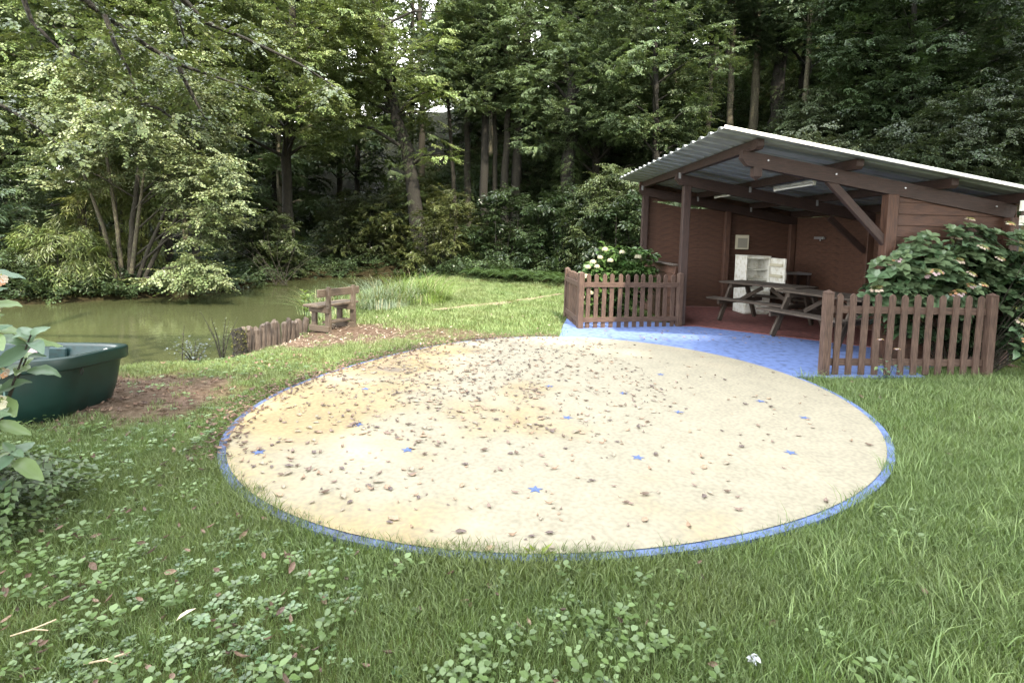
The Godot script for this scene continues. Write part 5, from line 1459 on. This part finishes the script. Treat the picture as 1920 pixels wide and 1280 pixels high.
func make_litter() -> void:
	var tones := [Color(0.2, 0.135, 0.09), Color(0.14, 0.1, 0.075), Color(0.26, 0.18, 0.12), Color(0.17, 0.125, 0.1), Color(0.11, 0.085, 0.075), Color(0.24, 0.2, 0.15)]
	var lm := []
	for k in 6:
		var b: MB = M["dry_%d" % k]
		for q in b.c.size(): b.c[q] = Color(1, 1, 1)
		M["dryw_%d" % k] = b.mesh(M.dry)
		for q in b.c.size(): b.c[q] = tones[k]
		lm.append(b.mesh(M.dry))
	# leaves on the terrace: thick in the middle and far left, thin on the right
	var spots := []
	while spots.size() < 2100:
		var a := R(0, TAU)
		var r := pad_r(a) * sqrt(rng.randf())
		var q := PC + Vector2(cos(a), sin(a)) * r
		var e := Vector2((q.x + 0.35) / 1.75, (q.y - 6.3) / 1.9)
		var p := 0.06 + 0.95 * exp(-e.length_squared()) + 0.25 * exp(-pow((q.x + 1.2) / 1.2, 2.0)) 
		p *= 0.55 + 0.9 * smoothstep(-0.25, 0.35, nz.get_noise_2d(q.x * 160, q.y * 160))
		if q.x > 1.6: p *= 0.55
		if rng.randf() < p: spots.append(q)
	for k in 90: spots.append(Vector2(R(1.3, 4.6), 0) + Vector2(0, R(0.0, 1.0)) + Vector2(0, 8.1))
	spots = spots.filter(func(q): return pad_gap(q.x, q.y) < 0.0 or Geometry2D.is_point_in_polygon(q, apron))
	spots.sort_custom(func(p, q): return p.y < q.y)
	var w := [[], [], []]
	var c := [[], [], []]
	for i in spots.size():
		var q: Vector2 = spots[i]
		var k := rng.randi() % 6
		var y := 0.0305 if pad_gap(q.x, q.y) < 0.0 else 0.0205
		var tr := Transform3D(Basis(Vector3.UP, R(0, TAU)) * Basis(Vector3.RIGHT, R(-0.12, 0.12)) * (0.34 + 0.68 * pow(rng.randf(), 1.6)), P(q.x, q.y, y + 0.002))
		if i < 300:
			tag(obj("dry_leaf", lm[k], self, tr), "curled brown dry leaf lying on the near part of the cream terrace", "leaf", "dry leaves on the terrace")
		else:
			w[k % 3].append(tr); c[k % 3].append(tones[k] * R(0.75, 1.25))
	for k in 3: tag(copies("fallen_leaves", M["dryw_%d" % k], w[k], c[k]), "brown leaves strewn over the middle and far part of the terrace")
	# litter on the grass, the bank, the bench place
	w = []
	c = []
	var pinks := [Color(0.13, 0.085, 0.06), Color(0.1, 0.06, 0.042), Color(0.17, 0.115, 0.08), Color(0.08, 0.052, 0.04)]
	for k in 14000:
		var d := 1.2 + 9.0 * pow(rng.randf(), 1.1)
		var x := R(-1.0, 0.9) * (d + 0.2)
		if x < -5.5 or in_hard(x, d, 0.0) or shore(x, d) < 0.15: continue
		var s := soil_zone(x, d)
		var near_edge := 1.0 - smoothstep(0.05, 0.5, pad_gap(x, d))
		var p := 0.05 + 0.85 * s + 0.12 * smoothstep(0.5, -2.0, x) + (0.5 * near_edge if d > 5.0 and x < 1.0 else 0.0)
		if x > 1.0: p *= 0.35
		if rng.randf() > p: continue
		w.append(Transform3D(Basis.from_euler(Vector3(R(-0.8, 0.8), R(0, TAU), R(-0.8, 0.8))) * R(0.4, 0.85), P(x, d, ground_y(x, d) + (0.012 if s > 0.4 else R(0.015, 0.045)))))
		c.append(pinks[rng.randi() % 4] * R(0.75, 1.3) if d < 7.0 else Color(0.24, 0.19, 0.15) * R(0.6, 1.3))
	for k in 1100:
		var a := deg_to_rad(R(85.0, 215.0))
		var q := PC + Vector2(cos(a), sin(a)) * (pad_r(a) + rng.randfn() * 0.13 + 0.08)
		var on := in_hard(q.x, q.y)
		w.append(Transform3D(Basis.from_euler(Vector3(R(-0.4, 0.4), R(0, TAU), R(-0.4, 0.4))) * R(0.4, 0.85), P(q.x, q.y, 0.036 if on else ground_y(q.x, q.y) + 0.03)))
		c.append(pinks[rng.randi() % 4] * R(0.7, 1.2))
	tag(copies("leaf_litter", M.dryw_1, w, c), "dead leaves lying in the grass and around the bench")
	# pale twigs and scraps in the foreground grass
	for q: Array in [[-1.72, 1.9, 0.5, 0.13, "curved pale twig lying in the weeds at the left edge"], [-1.36, 1.78, 0.25, 0.14, "pale forked twig at the bottom edge of the lawn"]]:
		var t := thing("fallen_twig", P(q[0], q[1], ground_y(q[0], q[1]) + 0.035), q[2], q[4], "twig")
		var b := MB.new()
		b.tube([Vector3(-q[3] / 2, 0, 0), Vector3(0, 0.012, 0.012), Vector3(q[3] / 2, 0.02, 0)], [0.003, 0.004, 0.003], 6)
		obj("stem", b.mesh(M.straw), t)
		var b2 := MB.new()
		b2.tube([Vector3(0, 0.012, 0.012), Vector3(0.03, 0.016, 0.035), Vector3(0.05, 0.01, 0.04)], [0.003, 0.0025, 0.002], 6)
		obj("side_twig", b2.mesh(M.straw), t)
	var t := thing("white_scrap", P(0.905, 1.87, ground_y(0.905, 1.87) + 0.03), 0.4, "small crumpled white scrap in the grass at the bottom edge", "scrap")
	var sb := MB.new()
	for k in 7:
		sb.col = Color(0.45, 0.46, 0.48)
		sb.leaf(Vector3(R(-0.012, 0.012), R(0, 0.02), R(-0.012, 0.012)), Vector3(R(-1, 1), R(0, 1), R(-1, 1)), Vector3(R(-1, 1), 1, R(-1, 1)).normalized(), 0.024, 0.016, 0.3, 0.4)
	obj("fold", sb.mesh(M.dry), t)
	t = thing("pale_leaf", P(-1.24, 1.97, ground_y(-1.24, 1.97) + 0.035), 1.2, "narrow bleached leaf standing out in the weeds", "leaf")
	var pb := MB.new()
	pb.col = Color(0.4, 0.35, 0.25)
	pb.leaf(Vector3.ZERO, Vector3(1, 0.5, 0.3), Vector3.UP, 0.07, 0.022, 0.2, 0.3)
	obj("blade", pb.mesh(M.dry), t)

func make_outside_trees() -> void:
	# trees outside the picture whose shade lies on the terrace and on the slope behind the shelter
	for q: Array in [
		[4.2, -4.6, 6.0, 12.5, 4.2, 34, "tree behind the viewpoint shading the terrace"],
		[9.2, -1.2, 5.5, 12.5, 4.4, 40, "tree outside the right edge shading the grass"],
		[-1.2, -6.4, 6.0, 12.5, 3.6, 26, "tree behind the viewpoint shading the weedy lawn"],
		[11.5, 5.6, 8.5, 19.0, 4.4, 44, "tall tree beside the shelter, outside the right edge"],
		[15.0, 9.5, 8.0, 20.0, 4.4, 44, "tall tree on the slope, outside the right edge"],
	]:
		tree("ash_tree", q[6], [[q[0], q[1], 0], [q[0], q[1], q[2] * 0.6], [q[0] + 0.2, q[1], q[2]], [q[0], q[1], q[3] - 1.0]], 0.24, 0.08, "bark", {"y0": q[2], "y1": q[3], "r": q[4], "n": q[5], "br": 1.4, "den": 10.0 if q[0] == 9.2 else 7.0, "spray": "s_far", "scale": 1.2, "ca": Color(0.06, 0.095, 0.025), "cb": Color(0.1, 0.13, 0.04)}, "trees around the clearing outside the frame")

# ------------------------------------------------------------------ scene
func _ready() -> void:
	rng.seed = 20240817
	nz.seed = 7
	nz.frequency = 0.01
	nz.fractal_octaves = 3
	# camera: eye 1.55 m up, pitched 3.9 degrees down, rolled 1.6 degrees, lens shifted down
	var cam := Camera3D.new()
	cam.name = "camera"
	add_child(cam)
	cam.projection = Camera3D.PROJECTION_FRUSTUM
	cam.near = 0.05
	cam.far = 400.0
	cam.size = 0.05 * 1280.0 / 1020.0
	cam.frustum_offset = Vector2(0, -0.05 * 130.6 / 1020.0)
	cam.transform = Transform3D(Basis(Vector3.RIGHT, -0.0679) * Basis(Vector3(0, 0, 1), 0.028), Vector3(0, 1.55, 0))
	cam.current = true
	# hazy daylight
	var we := WorldEnvironment.new()
	we.name = "daylight"
	var env := Environment.new()
	env.background_mode = Environment.BG_SKY
	var sky := Sky.new()
	var sm := ProceduralSkyMaterial.new()
	sm.sky_top_color = Color(0.9, 0.92, 0.94)
	sm.sky_horizon_color = Color(1.0, 0.985, 0.95)
	sm.sky_curve = 0.25
	sm.sky_energy_multiplier = 1.6
	sm.ground_bottom_color = Color(0.25, 0.26, 0.2)
	sm.ground_horizon_color = Color(0.5, 0.52, 0.48)
	sky.sky_material = sm
	env.sky = sky
	env.tonemap_mode = Environment.TONE_MAPPER_LINEAR
	env.tonemap_exposure = 3.1
	env.sdfgi_enabled = true
	env.ssao_enabled = true
	env.ssil_enabled = true
	we.environment = env
	add_child(we)
	# hazy sun behind the camera, a little to the right
	var sun := DirectionalLight3D.new()
	sun.name = "sun"
	add_child(sun)
	var az := deg_to_rad(18.0)
	var el := deg_to_rad(50.0)
	var to_sun := Vector3(sin(az) * cos(el), sin(el), cos(az) * cos(el))
	sun.transform = Transform3D(Basis.looking_at(-to_sun, Vector3.UP), Vector3(0, 20, 0))
	sun.light_color = Color(1.0, 0.95, 0.86)
	sun.light_energy = 1.6
	sun.light_angular_distance = 1.2
	sun.shadow_enabled = true
	make_materials()
	M.fern = M.leaf.duplicate()
	M.fern.albedo_color = lin(0.05, 0.085, 0.03)
	M.petal = M.leaf_matt
	M.straw = mat(Color(0.6, 0.54, 0.44), 0.8)
	for k in 4:
		var m: StandardMaterial3D = M.leaf_gloss.duplicate()
		m.albedo_color = lin([0.085, 0.1, 0.075, 0.13][k], [0.14, 0.16, 0.13, 0.19][k], [0.075, 0.082, 0.074, 0.07][k])
		m.roughness = 0.42
		M["hyd_%d" % k] = m
	make_sprays()
	make_ground()
	make_pad()
	make_shelter()
	make_fence(Vector2(3.68, 6.28), Vector2(5.74, 6.46), 12, false, 0.985, "brown picket fence between the grass and the large hydrangea")
	make_fence(Vector2(1.16, 9.05), Vector2(2.97, 9.55), 12, true, 0.94, "brown picket fence joined to the shelter's left post")
	make_fence(Vector2(1.14, 9.12), Vector2(1.05, 10.25), 8, false, 0.94, "short picket fence running back from the far fence's corner post", [false, true])
	make_fridge()
	make_table(P(4.78, 10.15, 0.034), -0.96, "grey weathered picnic table at the back, nearest the fridge")
	make_table(P(5.02, 8.45, 0.034), -1.2, "grey weathered picnic table at the front, partly behind the fence")
	make_bench()
	make_stakes()
	make_boat()
	make_woods()
	make_shrubs()
	make_hydrangeas()
	make_overhang()
	make_outside_trees()
	make_lawn()
	make_litter()
